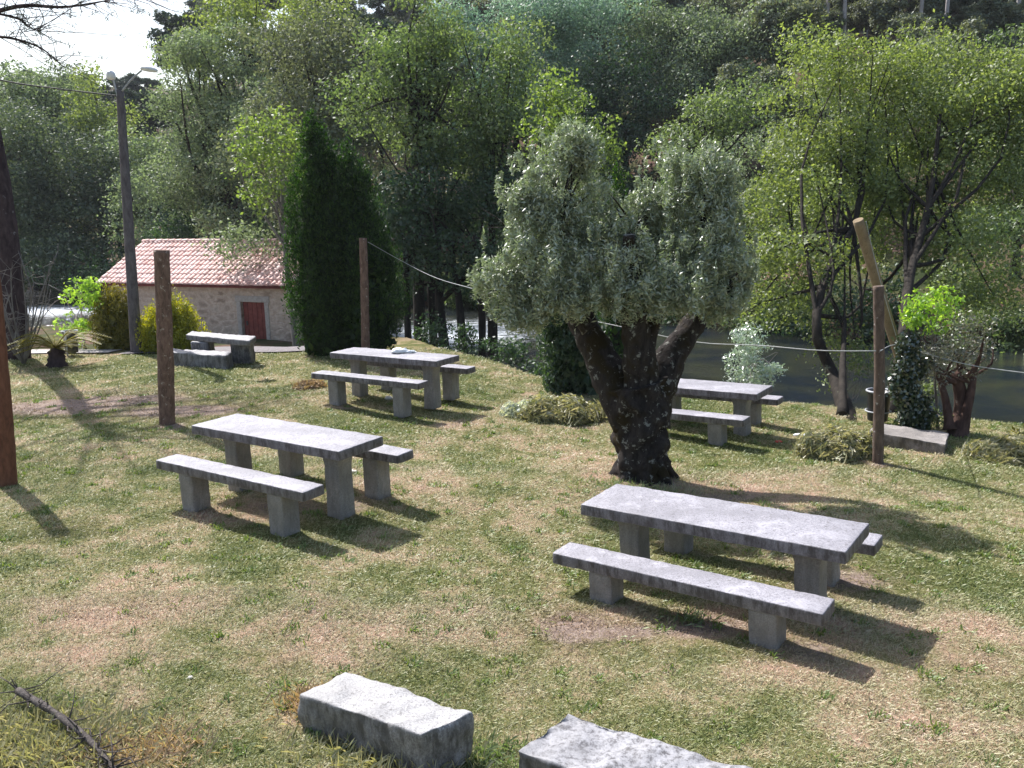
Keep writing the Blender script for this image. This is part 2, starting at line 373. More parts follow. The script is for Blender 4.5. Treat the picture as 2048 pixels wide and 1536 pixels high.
# ------------------------------------------------------------------ terrain
TABLES = [  # x, y, z, yaw, slope along, slope across  (fitted from the photo, z relative to the lawn)
 (1.7401, 6.6587, -3.2176+CZ, -.6476, .0395, .0317),
 (-2.4893, 8.7969, -2.986+CZ, -.5733, .0059, .0107),
 (-2.0101, 14.0015, -2.9927+CZ, -.5395, .0062, .0083),
 (2.8543, 12.6995, -3.3343+CZ, -.6491, .0335, .0343)]
def sstep(a, b, x):
    t = np.clip((x-a)/(b-a), 0, 1); return t*t*(3-2*t)
XN = [-60, -30, -14, -9, -6, -3, -1, 1.2, 4.5, 6.6, 12, 30, 60]
YN = [34, 37, 42, 40, 33, 24.5, 20.5, 17.4, 16.0, 15.0, 11.8, 2, -10]
XF = [-60, -30, -10, 0, 8, 16, 30, 60]
YF = [70, 58, 48, 42, 35, 28, 20, 6]
rs = np.random.RandomState(3)
WAVES = [(rs.uniform(.2, 1.1), rs.uniform(0, 6.28), rs.uniform(0, 6.28)) for _ in range(10)]
def ground(x, y):
    x = np.asarray(x, float); y = np.asarray(y, float)
    num = np.zeros_like(x+y); den = num+1e-3
    num = num + 1e-3*0
    for (tx, ty, tz, yaw, ta, tc) in TABLES:
        gx = ta*math.cos(yaw)-tc*math.sin(yaw); gy = ta*math.sin(yaw)+tc*math.cos(yaw)
        dx = x-tx; dy = y-ty; w = np.exp(-(dx*dx+dy*dy)/(2*2.2**2))
        num = num+w*(tz+gx*np.clip(dx, -2, 2)+gy*np.clip(dy, -2, 2)); den = den+w
    for (tx, ty, tz) in ((-7, 19, 0.), (-6, 12.7, 0), (-1, 4.5, .1), (-4, 5, .12), (4, 4, .05), (5, 10, -.2), (7, 9, -.2), (1.3, 10, -.12), (6.5, 6, -.1), (-12, 19, 0), (.5, 13, -.1)):
        w = .8*np.exp(-((x-tx)**2+(y-ty)**2)/(2*2.5**2)); num = num+w*tz; den = den+w
    z = num/den
    for (k, a, ph) in WAVES:
        z = z+.007*np.sin(k*3*(x*np.cos(a)+y*np.sin(a))+ph)
    z = z-1.45*sstep(19.2, 31, y)*sstep(-2, -5, x)          # left: falls towards the house
    yn = np.interp(x, XN, YN); yf = np.interp(x, XF, YF)
    z = z-(z+2.3)*sstep(-1.8, .8, y-yn)
    t = y-yf
    ang = x/np.maximum(y, 8.)
    k = .26+.10*sstep(-.42, -.12, ang)
    hill = -2.3+1.4*sstep(-.8, 1.2, t)+k*np.clip(t-1, 0, 130)*(.75+.25*sstep(0, 25, t))
    for i, (kk, a, ph) in enumerate(WAVES[:6]):
        hill = hill+sstep(3, 30, t)*(.5+.12*i)*np.sin(kk*.22*(x*np.cos(a)+y*np.sin(a))+ph)
    z = np.where(t > -.8, hill, z)
    z = z+2.*sstep(-3, -14, y)
    return z
def gz(x, y): return float(ground(x, y))
def onground(px, py):
    """world ground point seen at a photo pixel"""
    Y = 10.
    for _ in range(40):
        p = at(px, py, Y); zz = gz(p[0], p[1]); d = (CZ-p[2])/max(Y, .1)
        Y = .5*Y+.5*(CZ-zz)/max(d, 1e-3)
    p = at(px, py, Y); p[2] = gz(p[0], p[1]); return p

def spots(x, y, L):
    s = np.zeros_like(x)
    for (px, py, rx, ry, a) in L:
        c = onground(px, py); cxp = onground(px+rx, py); cyp = onground(px, py-ry)
        sx = abs(cxp[0]-c[0])+.02; sy = abs(cyp[1]-c[1])+.02
        s = np.maximum(s, a*np.exp(-(((x-c[0])/sx)**2+((y-c[1])/sy)**2)))
    return s
DIRT = [(120, 812, 170, 16, 1.), (360, 822, 150, 14, .9), (250, 800, 160, 12, .9), (1150, 1255, 90, 40, .95), (1250, 1265, 110, 22, .8), (570, 1015, 150, 28, .6), (700, 1010, 70, 30, .6),
        (1400, 1250, 160, 35, .75), (1700, 1160, 120, 30, .7), (1620, 1300, 130, 40, .6), (1450, 995, 190, 14, .6), (900, 850, 90, 10, .5), (690, 815, 60, 8, .6), (560, 1320, 60, 14, .5),
        (1290, 960, 90, 16, .8), (340, 853, 40, 10, .8), (1760, 930, 40, 8, .7), (800, 810, 200, 12, .35), (1490, 885, 90, 10, .2), (150, 1060, 90, 25, .35), (250, 1500, 120, 30, .5), (1900, 1320, 120, 40, .4)]
DRY = [(150, 1215, 200, 40, .6), (500, 1010, 120, 35, .6), (430, 1040, 90, 30, .5), (700, 1240, 300, 50, .5), (1750, 1440, 200, 60, .6), (1130, 940, 140, 60, .4), (1500, 980, 200, 35, .6), (900, 970, 200, 40, .4),
       (1550, 1350, 200, 40, .5), (1950, 1250, 120, 60, .5), (200, 1310, 200, 30, .4), (640, 1400, 80, 40, .5), (1300, 1240, 200, 40, .6)]
def axis_samples(segs):
    out = []
    for a, b, st in segs: out += list(np.arange(a, b, st))
    out.append(segs[-1][1]); return np.array(out)
xs = axis_samples([(-300, -120, 15), (-120, -40, 3), (-40, -14, .6), (-14, 12, .12), (12, 40, .6), (40, 120, 3), (120, 300, 15)])
ys = axis_samples([(-60, -4, 2), (-4, 3, .5), (3, 20, .12), (20, 46, .4), (46, 130, 2), (130, 300, 10)])
X, Y = np.meshgrid(xs, ys); Z = ground(X, Y)
V = np.stack([X.ravel(), Y.ravel(), Z.ravel()], 1)
nx, ny = len(xs), len(ys)
ii, jj = np.meshgrid(np.arange(nx-1), np.arange(ny-1)); b = (jj*nx+ii).ravel()
Fq = np.stack([b, b+1, b+nx+1, b+nx], 1)
YNv = np.interp(V[:, 0], XN, YN)
near = (V[:, 1] < 25) & (abs(V[:, 0]) < 15)
dirt = np.zeros(len(V)); dry = np.zeros(len(V))
dirt[near] = spots(V[near, 0], V[near, 1], DIRT); dry[near] = spots(V[near, 0], V[near, 1], DRY)
wild = np.maximum(sstep(-1.3, .3, V[:, 1]-YNv), sstep(21, 24, V[:, 1]))
g = mesh_obj('ground', V, Fq, M['ground'], smooth=True, attrs={'dirt': dirt, 'dry': dry, 'wild': wild}); tag(g, kind='structure')

# river
xs2 = np.arange(-70, 70.1, 1.); ys2 = np.arange(-14, 76, 1.)
X, Y = np.meshgrid(xs2, ys2); Vw = np.stack([X.ravel(), Y.ravel(), np.full(X.size, -1.5)], 1)
ii, jj = np.meshgrid(np.arange(len(xs2)-1), np.arange(len(ys2)-1)); b = (jj*len(xs2)+ii).ravel()
x, y = Vw[:, 0], Vw[:, 1]
foam_glint = .8*np.exp(-(((x+2.5)/5.)**2+((y-33.5)/7)**2))+.8*np.exp(-(((x-1.9)/.9)**2+((y-19)/1.2)**2))+.8*np.exp(-(((x+27)/9)**2+((y-45)/5)**2))  # foam patches; the first paints sky reflected between the alder trunks as white
w = mesh_obj('river', Vw, np.stack([b, b+1, b+len(xs2)+1, b+len(xs2)], 1), M['water'], smooth=True, attrs={'foam_glint': foam_glint}); tag(w, kind='structure')

def sheet(name, poly_fn, x0, x1, st, mat, lift):
    V = []; Fs = []
    X = np.arange(x0, x1+.01, st); n = 14
    for xx in X:
        a, b_ = poly_fn(xx)
        for k in range(n+1):
            yy = a+(b_-a)*k/n; V.append((xx, yy, gz(xx, yy)+lift))
    for i in range(len(X)-1):
        for k in range(n):
            q = i*(n+1)+k; Fs.append((q, q+n+1, q+n+2, q+1))
    o = mesh_obj(name, V, Fs, mat, smooth=True); tag(o, kind='structure'); return o
sheet('path', lambda x: (20.6+.3*math.sin(x*.7), min(29.5+.4*math.sin(x*1.1), 20.9+(-9.5-x)*3 if x > -12.4 else 99)), -45, -9.7, .5, M['path'], .03)
sheet('gravel_path', lambda x: (20.0+.25*math.sin(x*1.3), 23.8+.3*math.sin(x)), -9.6, -3.6, .3, M['gravel'], .03)

# ------------------------------------------------------------------ grass on the lawn
rg = np.random.RandomState(11)
def blades(n, y0, y1, length, width, px0=-80, px1=2130):
    t = rg.rand(n); Yd = np.sqrt(y0*y0+t*(y1*y1-y0*y0))
    P = rg.uniform(px0, px1, n); x = (P-1024)/F*Yd*1.03; y = Yd
    yn = np.interp(x, XN, YN)
    keep = (y < yn-1.0) & ((y < 20) | (x > -3.5))
    x = x[keep]; y = y[keep]
    d = spots(x, y, DIRT); keep = rg.rand(len(x)) > d*.8+.02
    x = x[keep]; y = y[keep]; n = len(x)
    # small tufts
    cl = np.sin(x*7.1+2*np.sin(y*5.3))*np.sin(y*8.7+2*np.sin(x*4.1)); z = ground(x, y)
    a = rg.uniform(0, 2*math.pi, n); tilt = rg.uniform(.08, 1.0, n)**1.3*1.15
    L = length*rg.uniform(.5, 1.3, n)*(1+.35*np.clip(cl, -1, 1)); W = width*rg.uniform(.6, 1.3, n)
    D = np.stack([np.cos(a)*np.cos(tilt), np.sin(a)*np.cos(tilt), np.sin(tilt)], 1)
    S = np.stack([-np.sin(a), np.cos(a), rg.uniform(-.5, .5, n)], 1); S /= np.linalg.norm(S, axis=1)[:, None]
    B = np.stack([x, y, z+.002], 1)
    q0 = B-S*W[:, None]/2; q1 = B+S*W[:, None]/2; q2 = B+D*L[:, None]*.6+S*W[:, None]*.35; q3 = B+D*L[:, None]; q3[:, 2] -= L*.12
    V = np.stack([q0, q1, q2, q3], 1).reshape(-1, 3)
    return V, x, y
Vs = []
for a in ((170000, 3.4, 6.5, .038, .0052), (170000, 6.0, 10.5, .042, .008), (140000, 10, 15.5, .048, .012), (60000, 15, 20.2, .06, .02)):
    Vs.append(blades(*a)[0])
V = np.vstack(Vs); nf = len(V)//4
# taller green tufts dotted through the turf
Vt = []
for _ in range(900):
    yy = math.sqrt(rg.uniform(3.6**2, 15**2)); xx = (rg.uniform(-60, 2110)-1024)/F*yy*1.03
    if yy > np.interp(xx, XN, YN)-1.5: continue
    m_ = rg.randint(14, 34); bx = xx+rg.normal(size=m_)*.035; by = yy+rg.normal(size=m_)*.035; a = rg.uniform(0, 6.28, m_); tl_ = rg.uniform(.35, 1.3, m_); l_ = rg.uniform(.03, .075, m_)[:, None]
    B_ = np.stack([bx, by, ground(bx, by)], 1); D_ = np.stack([np.cos(a)*np.cos(tl_), np.sin(a)*np.cos(tl_), np.sin(tl_)], 1); S_ = np.stack([-np.sin(a), np.cos(a), a*0], 1)*.0035*(1+yy/10)
    Vt.append(np.stack([B_-S_, B_+S_, B_+D_*l_*.6+S_*.8, B_+D_*l_-np.array([0, 0, .2])*l_], 1).reshape(-1, 3))
Vt = np.vstack(Vt); o = mesh_obj('grass', Vt, np.arange(len(Vt)).reshape(-1, 4), leaf_mat('tuft_grass', [(.07, .13, .02), (.13, .20, .035), (.2, .26, .06)], .3, .05, .5)); tag(o, 'green tufts of longer grass dotted over the mown lawn', 'grass', kind='stuff')
dryv = np.repeat(spots(V[::4, 0], V[::4, 1], DRY), 4)
o = mesh_obj('grass', V, np.arange(nf*4).reshape(-1, 4), M['blade'], attrs={'dry': dryv, 'dirt': np.repeat(spots(V[::4, 0], V[::4, 1], DIRT), 4)}); tag(o, 'short mown lawn with dry straw patches', 'grass', kind='stuff')

# ------------------------------------------------------------------ foliage
def leaves(rng, cl, n, size, aspect=.55, shell=.55, up=.3, axis_out=0., axis_up=0., jitter=1.0):
    """cl: (k,6) clumps centre+radii -> quads"""
    cl = np.asarray(cl, float)
    w = cl[:, 3]*cl[:, 5]+cl[:, 3]*cl[:, 4]; w /= w.sum()
    i = rng.choice(len(cl), n, p=w)
    d = rng.normal(size=(n, 3)); d /= np.linalg.norm(d, axis=1)[:, None]
    r = shell+(1-shell)*rng.rand(n)**.8; r *= 1+.12*rng.normal(size=n)
    P = cl[i, :3]+d*cl[i, 3:6]*r[:, None]
    nr = d*.8+rng.normal(size=(n, 3))*.75*jitter; nr[:, 2] += up; nr /= np.linalg.norm(nr, axis=1)[:, None]
    ax = rng.normal(size=(n, 3)); ax = ax+d*axis_out*2; ax[:, 2] += axis_up*2
    A = ax-(ax*nr).sum(1)[:, None]*nr; A /= np.linalg.norm(A, axis=1)[:, None]+1e-9
    B = np.cross(nr, A)
    s = size*rng.uniform(.6, 1.35, n)[:, None]
    V = np.stack([P-A*s*.5, P+B*s*aspect*.5-A*s*.05, P+A*s*.5, P-B*s*aspect*.5-A*s*.05], 1).reshape(-1, 3)
    return V
def clumps(rng, c, rad, k, cr, low=-.75, inner=.35, top=1.):
    """k clumps of radius ~cr filling an ellipsoid, mostly near its surface"""
    out = []
    ph = rng.uniform(0, 6.28, 4)
    while len(out) < k:
        d = rng.normal(size=3); d /= np.linalg.norm(d)
        if d[2] < low and rng.rand() < .7: continue
        th = math.atan2(d[1], d[0]); ir = 1+.13*math.sin(3*th+ph[0]+2*d[2])+.10*math.sin(5*d[2]+ph[1]+th)+.08*math.sin(7*th+ph[2])
        r = (inner+(1-inner)*rng.rand()**.45)*ir
        p = np.array(c)+d*np.array(rad)*r*.92
        q = cr*rng.uniform(.55, 1.35)
        out.append([*p, q*rng.uniform(.9, 1.35), q*rng.uniform(.9, 1.35), q*rng.uniform(.55, .85)])
    return np.array(out)
def foliage_obj(V, mat, parent, name='crown'):
    n = len(V)//4
    return mesh_obj(name, V, np.arange(n*4).reshape(-1, 4), mat, parent)
def limbs(rng, G, base, top, r0, targets, nl, r1=.35, seg=6, rough=.12, start=.5, via=None):
    """trunk from base to top with limbs towards some clump centres"""
    base = np.array(base, float); top = np.array(top, float)
    mid = (base+top)/2+rng.normal(size=3)*np.array([.3, .3, 0])*r0*2
    path = smooth_path([base]+([mid] if via is None else [np.array(v) for v in via])+[top], 12)
    rr = np.linspace(1, r1, 12)*r0; rr[0] *= 1.35; rr[1] *= 1.1
    G.add(*tube(path, rr, max(seg, 8), rough, 1, True, 2.))
    idx = rng.choice(len(targets), min(nl, len(targets)), replace=False)
    for t in idx:
        T = np.array(targets[t][:3]); u = start+(1-start)*rng.rand()*.95
        s = path[min(11, int(u*11))]
        m = s*.5+T*.5; m[2] -= .12*np.linalg.norm(T-s)*rng.rand(); m += rng.normal(size=3)*.08*np.linalg.norm(T-s)
        pp = smooth_path([s, m, T], 7)
        G.add(*tube(pp, np.linspace(.42, .08, 7)*r0*(1.15-u*.5), seg, 0, 0, False))

def tree(name, label, cat, base, mat, bark, ells, leaf, cover=4.5, cr=None, r0=.22, top=None, nl=12, seed=1, group=None, up=.3, k=None,
         inner=.35, low=-.75, extra=None, aspect=.55, shell=.5, trunks=None, axis_up=0., axis_out=0., via=None):
    """ells: list of (px,py,Y,rxpx,rypx[,depth factor]) crown lobes read off the photo; built in local coords about the base"""
    rng = np.random.RandomState(seed)
    base = np.array(base, float)
    root = empty(name, base, label, cat, group)
    allc = []; n = 0; Vl = []
    for e in ells:
        c = at(e[0], e[1], e[2]); s = e[2]/F; rx = e[3]*s; rz = e[4]*s; ry = rx*(e[5] if len(e) > 5 else .8)
        q = cr or max(.35, .16*(rx+rz))
        kk = k or int(max(8, 2.2*(rx*rz+rx*ry)/(q*q)))
        C = clumps(rng, c-base, (rx, ry, rz), kk, q, low, inner); allc.append(C)
        nn = int(cover*math.pi*rx*rz/(leaf*leaf*.5)); Vl.append(leaves(rng, C, nn, leaf, aspect, shell, up, axis_out, axis_up))
    C = np.vstack(allc)
    G = Geo()
    tt = np.array(top if top is not None else C[:, :3].mean(0)+base+np.array([0, 0, .2*(C[:, 2].max()-C[:, 2].min())]))-base
    limbs(rng, G, (0, 0, -.15), tt, r0, C, nl, .3, via=None if via is None else [np.array(v)-base for v in via])
    for (b2, t2, r2) in (trunks or []):
        limbs(rng, G, np.array(b2)-base, np.array(t2)-base, r2, C, 3, .45, start=.75)
    G.obj('trunk', bark, root, True)
    foliage_obj(np.vstack(Vl), mat, root)
    return root

def gpt(px, Y, dz=0.):
    x = (px-1024)/F*Y*1.0; return np.array([x, Y, gz(x, Y)+dz])
# --- behind the house, left
tree('broadleaf_tree', 'broad grey-green tree whose lower branches hang over the red tiled roof', 'tree', gpt(420, 44.5), GREEN['sallow'], M['alder_bark'],
     [(430, 250, 42, 115, 170), (375, 370, 43, 75, 100), (475, 380, 39, 75, 100), (440, 130, 42, 85, 95), (490, 495, 33.6, 70, 34), (520, 300, 38, 70, 110)], .15, 5., 1.0, .35, at(430, 250, 43), 26, 21)
tree('broadleaf_tree', 'tall brownish-green tree rising between the roof tree and the central alders', 'tree', gpt(640, 40), GREEN['brownish'], M['alder_bark'],
     [(630, 130, 36, 120, 110), (600, 280, 35, 110, 130), (690, 240, 35, 90, 150), (660, 430, 33, 110, 150)], .15, 4.4, 1.0, .32, at(630, 160, 37), 24, 22)
tree('broadleaf_tree', 'yellow-green treetop showing against the sky above the roof tree', 'tree', gpt(520, 47), GREEN['right'], M['alder_bark'],
     [(470, 50, 45, 90, 60), (560, 20, 45, 110, 60), (420, 90, 45, 60, 50)], .19, 4., 1.3, .3, at(500, 40, 46), 14, 23)
tree('maple_sapling', 'young bright green tree poking out left of the cypress top', 'tree', gpt(590, 29), GREEN['bright'], M['grey_bark'],
     [(545, 270, 27.5, 70, 65), (480, 300, 27.5, 42, 35), (590, 350, 27.5, 55, 65), (510, 380, 27.5, 40, 50)], .14, 3., .5, .12, at(560, 300, 28.5), 14, 24, low=-.9)
# --- central alders
tree('alder_tree', 'tall leafy alder right of the cypress, fullest of the river alders', 'tree', gpt(840, 27), GREEN['alder'], M['alder_bark'],
     [(830, 110, 29, 110, 120), (780, 200, 28, 90, 110), (900, 260, 28, 95, 120)], .13, 4.4, .8, .24, at(835, 150, 28.5), 26, 25,
     trunks=[(gpt(868, 27.3), at(850, 300, 28), .16)])
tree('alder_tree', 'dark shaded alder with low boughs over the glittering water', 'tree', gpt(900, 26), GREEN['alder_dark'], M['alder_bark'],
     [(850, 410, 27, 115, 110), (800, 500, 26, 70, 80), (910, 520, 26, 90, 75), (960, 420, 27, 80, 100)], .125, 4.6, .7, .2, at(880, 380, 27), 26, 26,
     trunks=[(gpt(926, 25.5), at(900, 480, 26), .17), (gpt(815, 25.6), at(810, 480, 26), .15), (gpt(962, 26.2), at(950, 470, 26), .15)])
tree('alder_tree', 'alder with pale tips leaning right above the olive tree', 'tree', gpt(985, 28), GREEN['alder'], M['alder_bark'],
     [(985, 170, 28.5, 85, 110), (1020, 280, 27.5, 70, 90)], .13, 4.2, .7, .2, at(985, 200, 28.5), 18, 27)
tree('broadleaf_tree', 'yellow-green young tree just behind the olive left crown top', 'tree', gpt(1175, 25), GREEN['bright'], M['alder_bark'],
     [(1130, 230, 24, 60, 75), (1185, 300, 24, 50, 60), (1110, 170, 24, 25, 30), (1215, 350, 24, 22, 70), (1080, 300, 24, 40, 50)], .12, 3.4, .45, .11, at(1150, 260, 24.5), 14, 28)
tree('eucalyptus_tree', 'blue-green eucalyptus with soft billowing crown at the top of the photo', 'tree', gpt(1090, 62), GREEN['euca'], M['pale_bark'],
     [(1050, 60, 58, 100, 70), (1150, 90, 57, 85, 90), (1100, 190, 57, 100, 80), (1010, 120, 58, 55, 60), (1190, 20, 59, 80, 50), (960, 40, 58, 70, 60)], .2, 5.5, 1.6, .35, at(1100, 60, 60), 16, 29)
tree('eucalyptus_tree', 'dusky round-headed tree right of the blue-green eucalyptus', 'tree', gpt(1250, 56), GREEN['alder_dark'], M['alder_bark'],
     [(1230, 200, 53, 85, 85), (1200, 300, 53, 90, 80), (1270, 330, 52, 80, 90)], .2, 5.4, 1.3, .3, at(1230, 200, 54), 12, 30)
tree('broadleaf_tree', 'grey-green tree on the slope with dark stems below, centre right', 'tree', gpt(1340, 62), GREEN['sallow'], M['alder_bark'],
     [(1320, 120, 58, 95, 85), (1290, 60, 60, 75, 65), (1390, 80, 59, 85, 70), (1340, 210, 57, 80, 70)], .2, 5.5, 1.4, .35, at(1340, 90, 60), 14, 31)
tree('broadleaf_tree', 'broad pale tree on the slope left of the bare eucalyptus stems', 'tree', gpt(1470, 60), GREEN['sallow'], M['alder_bark'],
     [(1450, 110, 56, 95, 85), (1515, 85, 56, 65, 60), (1400, 190, 55, 80, 60), (1500, 200, 55, 80, 70)], .2, 5.5, 1.4, .35, at(1460, 100, 58), 14, 32)
tree('broadleaf_tree', 'small green tree standing behind the right side of the olive crown', 'tree', gpt(1400, 36), GREEN['alder'], M['alder_bark'],
     [(1400, 250, 35, 75, 55), (1470, 220, 35, 80, 60), (1340, 290, 35, 40, 35)], .15, 3.8, .8, .18, at(1410, 250, 35.5), 12, 33)
# --- right: bank alders
B1 = onground(1706, 842)
tree('alder_tree', 'leaning alder on the near bank with fresh leaves, its trunk left of the litter bin', 'tree', B1, GREEN['right'], M['alder_bark'],
     [(1640, 250, 20, 120, 130), (1720, 160, 21, 130, 85), (1600, 400, 19, 110, 100), (1680, 690, 16.5, 45, 45), (1555, 625, 17, 80, 38), (1570, 540, 17.5, 95, 80), (1720, 380, 20, 90, 110), (1640, 120, 21, 70, 50)], .085, 4.3, .55, .13, at(1690, 200, 20.5), 26, 34, inner=.3,
     via=[at(1665, 745, 15.6), at(1632, 660, 15.6), at(1655, 540, 17), at(1725, 400, 19)],
     trunks=[(B1+np.array([-.05, .3, 0]), at(1690, 640, 16.5), .08)])
tree('alder_tree', 'ivy-clad alder behind the leaning timber, filling the right of the photo', 'tree', onground(1808, 848)+np.array([0, .6, -.1]), GREEN['right'], M['alder_bark'],
     [(1880, 230, 21, 120, 110), (1960, 330, 20, 110, 130), (1850, 380, 20, 100, 110), (1980, 180, 21, 100, 90), (1900, 500, 18.5, 110, 70), (1965, 590, 19, 90, 60), (1700, 520, 20, 70, 60), (2040, 240, 20.5, 70, 130), (1820, 130, 22, 80, 60), (1780, 280, 21, 80, 80)], .085, 4.2, .55, .14, at(1880, 230, 20), 26, 35, inner=.3,
     via=[at(1806, 700, 14.5), at(1818, 560, 16.5), at(1860, 400, 18.5)])
tree('broadleaf_tree', 'green tree at the right edge behind the bank alders', 'tree', gpt(2030, 32), GREEN['alder'], M['alder_bark'],
     [(2030, 160, 31, 90, 110), (2060, 320, 30, 90, 120), (1990, 480, 29, 90, 80)], .14, 4., .9, .2, at(2030, 200, 31), 16, 36)
for i, (lab, px, Yt, E_, mm) in enumerate([
    ('leafy shrub hanging over the dark water behind the silvery sapling', 1540, 36, [(1500, 560, 35, 70, 60), (1580, 600, 34, 70, 50)], 'right'),
    ('dark green shrub on the far bank right of the leaning timber', 1930, 31, [(1930, 600, 30, 90, 70), (2010, 640, 29, 70, 60)], 'alder'),
    ('shady shrub on the far bank below the brown earth slope', 1720, 33, [(1700, 620, 31, 80, 50), (1790, 590, 31, 70, 60)], 'alder_dark'),
    ('leafy hazel-like shrub on the slope seen through the leaning alder', 1700, 40, [(1680, 420, 39, 90, 80), (1760, 360, 39, 80, 90)], 'right'),
    ('green thicket on the slope above the small reddish-trunked olive', 1920, 38, [(1900, 470, 37, 100, 80), (1990, 420, 37, 80, 90)], 'right'),
    ('shaded thicket on the slope at the right edge', 2060, 36, [(2040, 560, 35, 70, 80), (2070, 420, 36, 60, 100)], 'alder_dark'),
    ('grey-green bush on the slope right of the olive crown', 1500, 46, [(1510, 330, 44, 80, 80), (1460, 400, 44, 70, 70)], 'sallow'),
    ('tall grey-green bush high on the slope between the alders', 1810, 50, [(1800, 250, 48, 110, 80), (1900, 160, 49, 90, 70), (1700, 230, 49, 80, 70)], 'sallow'),
    ('scrubby tree on the brown slope between olive and timber', 1590, 42, [(1560, 430, 41, 90, 60), (1630, 380, 42, 70, 60)], 'alder'),
    ('dark tree on the slope behind the olive tree', 1330, 45, [(1300, 450, 43, 90, 90), (1390, 420, 43, 90, 80), (1230, 480, 43, 80, 90)], 'alder_dark'),
    ('dark bushy tree behind the bright water right of the alders', 1090, 46, [(1080, 430, 43, 110, 90), (1010, 490, 43, 90, 70), (1160, 520, 42, 100, 60)], 'alder_dark')]):
    tree('bank_shrub', lab, 'shrub', gpt(px, Yt+1), GREEN[mm], M['alder_bark'], E_, .16, 4., .9, .12, None, 8, 50+i, low=-1.1)
# --- far left
tree('willow_tree', 'large dark willow filling the left edge behind the pine trunk', 'tree', gpt(90, 60), GREEN['willow_dark'], M['alder_bark'],
     [(110, 400, 55, 130, 140), (30, 330, 56, 110, 160), (170, 480, 54, 90, 90), (80, 520, 53, 110, 60), (190, 340, 56, 70, 90)], .2, 5.6, 1.6, .4, at(100, 300, 58), 20, 37, low=-1.1)
tree('broadleaf_tree', 'light green tree top above the dark willow at the left edge', 'tree', gpt(70, 68), GREEN['sallow'], M['alder_bark'],
     [(60, 190, 66, 90, 70), (130, 230, 65, 80, 70), (10, 160, 66, 60, 50), (110, 300, 64, 110, 70)], .24, 5.2, 1.6, .4, at(80, 200, 67), 14, 38)
tree('broadleaf_tree', 'yellow-green tree seen just left of the lamp pole', 'tree', gpt(215, 64), GREEN['right'], M['alder_bark'],
     [(190, 250, 62, 60, 80), (225, 350, 60, 60, 110), (150, 420, 60, 70, 70)], .22, 5.4, 1.3, .3, at(210, 250, 63), 10, 39)
tree('broadleaf_tree', 'pale green tree low between lamp pole and roof tree', 'tree', gpt(300, 54), GREEN['sallow'], M['alder_bark'],
     [(300, 340, 52, 60, 80), (290, 430, 50, 65, 80), (340, 460, 48, 60, 40)], .19, 4.2, 1.1, .3, at(300, 350, 53), 10, 40, low=-1.1)
tree('broadleaf_tree', 'dark undergrowth tree right behind the ridge of the stone house', 'tree', gpt(480, 44), GREEN['alder_dark'], M['alder_bark'],
     [(430, 450, 43, 100, 60), (540, 470, 42, 80, 70), (350, 480, 44, 60, 45), (190, 540, 50, 110, 40)], .17, 4.2, 1., .25, at(470, 420, 43.5), 10, 41, low=-1.1)

# --- hillside wood
def proto(kind, seed):
    rng = np.random.RandomState(seed)
    root = empty({'pine': 'pine_tree', 'euca': 'eucalyptus_tree', 'broad': 'broadleaf_tree'}[kind], (0, 0, 0))
    G = Geo()
    if kind == 'pine':
        C = clumps(rng, (0, 0, 9.5), (2.3, 2.3, 3.0), 34, .75); Vl = leaves(rng, C, 12000, .34, .4, .3, .2)
        limbs(rng, G, (0, 0, -.4), (.2, 0, 11.5), .2, C, 12, .2); mat, bk = GREEN['pine'], M['pine_bark']
    elif kind == 'euca':
        C = clumps(rng, (0, 0, 14.), (1.9, 1.9, 4.2), 34, .8); Vl = leaves(rng, C, 10000, .36, .4, .3, .1)
        limbs(rng, G, (0, 0, -.4), (rng.uniform(-.5, .5), 0, 16.5), .13, C, 10, .3, start=.55); mat, bk = GREEN['hill_blue'], M['pale_bark']
    else:
        C = clumps(rng, (0, 0, 6), (3., 3., 3.6), 40, .95, -.9); Vl = leaves(rng, C, 15000, .30, .6, .4, .3)
        limbs(rng, G, (0, 0, -.4), (.2, 0, 7.5), .2, C, 12, .25); mat, bk = GREEN['hill'], M['alder_bark']
    G.obj('trunk', bk, root, True); foliage_obj(Vl, mat, root)
    return root
LAB = {'pine': ('dark pine standing in the wood on the far hillside', 'pines on the far hillside'),
       'euca': ('slim pale-stemmed eucalyptus in the wood on the far hillside', 'eucalyptus trees on the far hillside'),
       'broad': ('dull round-crowned tree in the wood on the far hillside', 'round-crowned trees on the far hillside')}
protos = {k: [proto(k, s) for s in ss] for k, ss in (('pine', (1, 2)), ('euca', (3, 4)), ('broad', (5, 6, 7)))}
used = set(); rh = np.random.RandomState(77)
def put(kind, x, y, sc):
    p = protos[kind][rh.randint(len(protos[kind]))]
    if p.name in used:
        r = p.copy(); COL.objects.link(r)
        for ch in p.children:
            c = ch.copy(); COL.objects.link(c); c.parent = r
    else: r = p; used.add(p.name)
    r.location = (x, y, gz(x, y)-.1); r.scale = (sc*rh.uniform(.9, 1.1),)*2+(sc,); r.rotation_euler = (0, 0, rh.uniform(0, 6.28))
    tag(r, LAB[kind][0], 'tree', LAB[kind][1])
cnt = 0
rows = [(50, 5.5), (58, 6), (67, 6.5), (78, 7), (90, 7), (104, 8), (122, 9), (142, 10)]
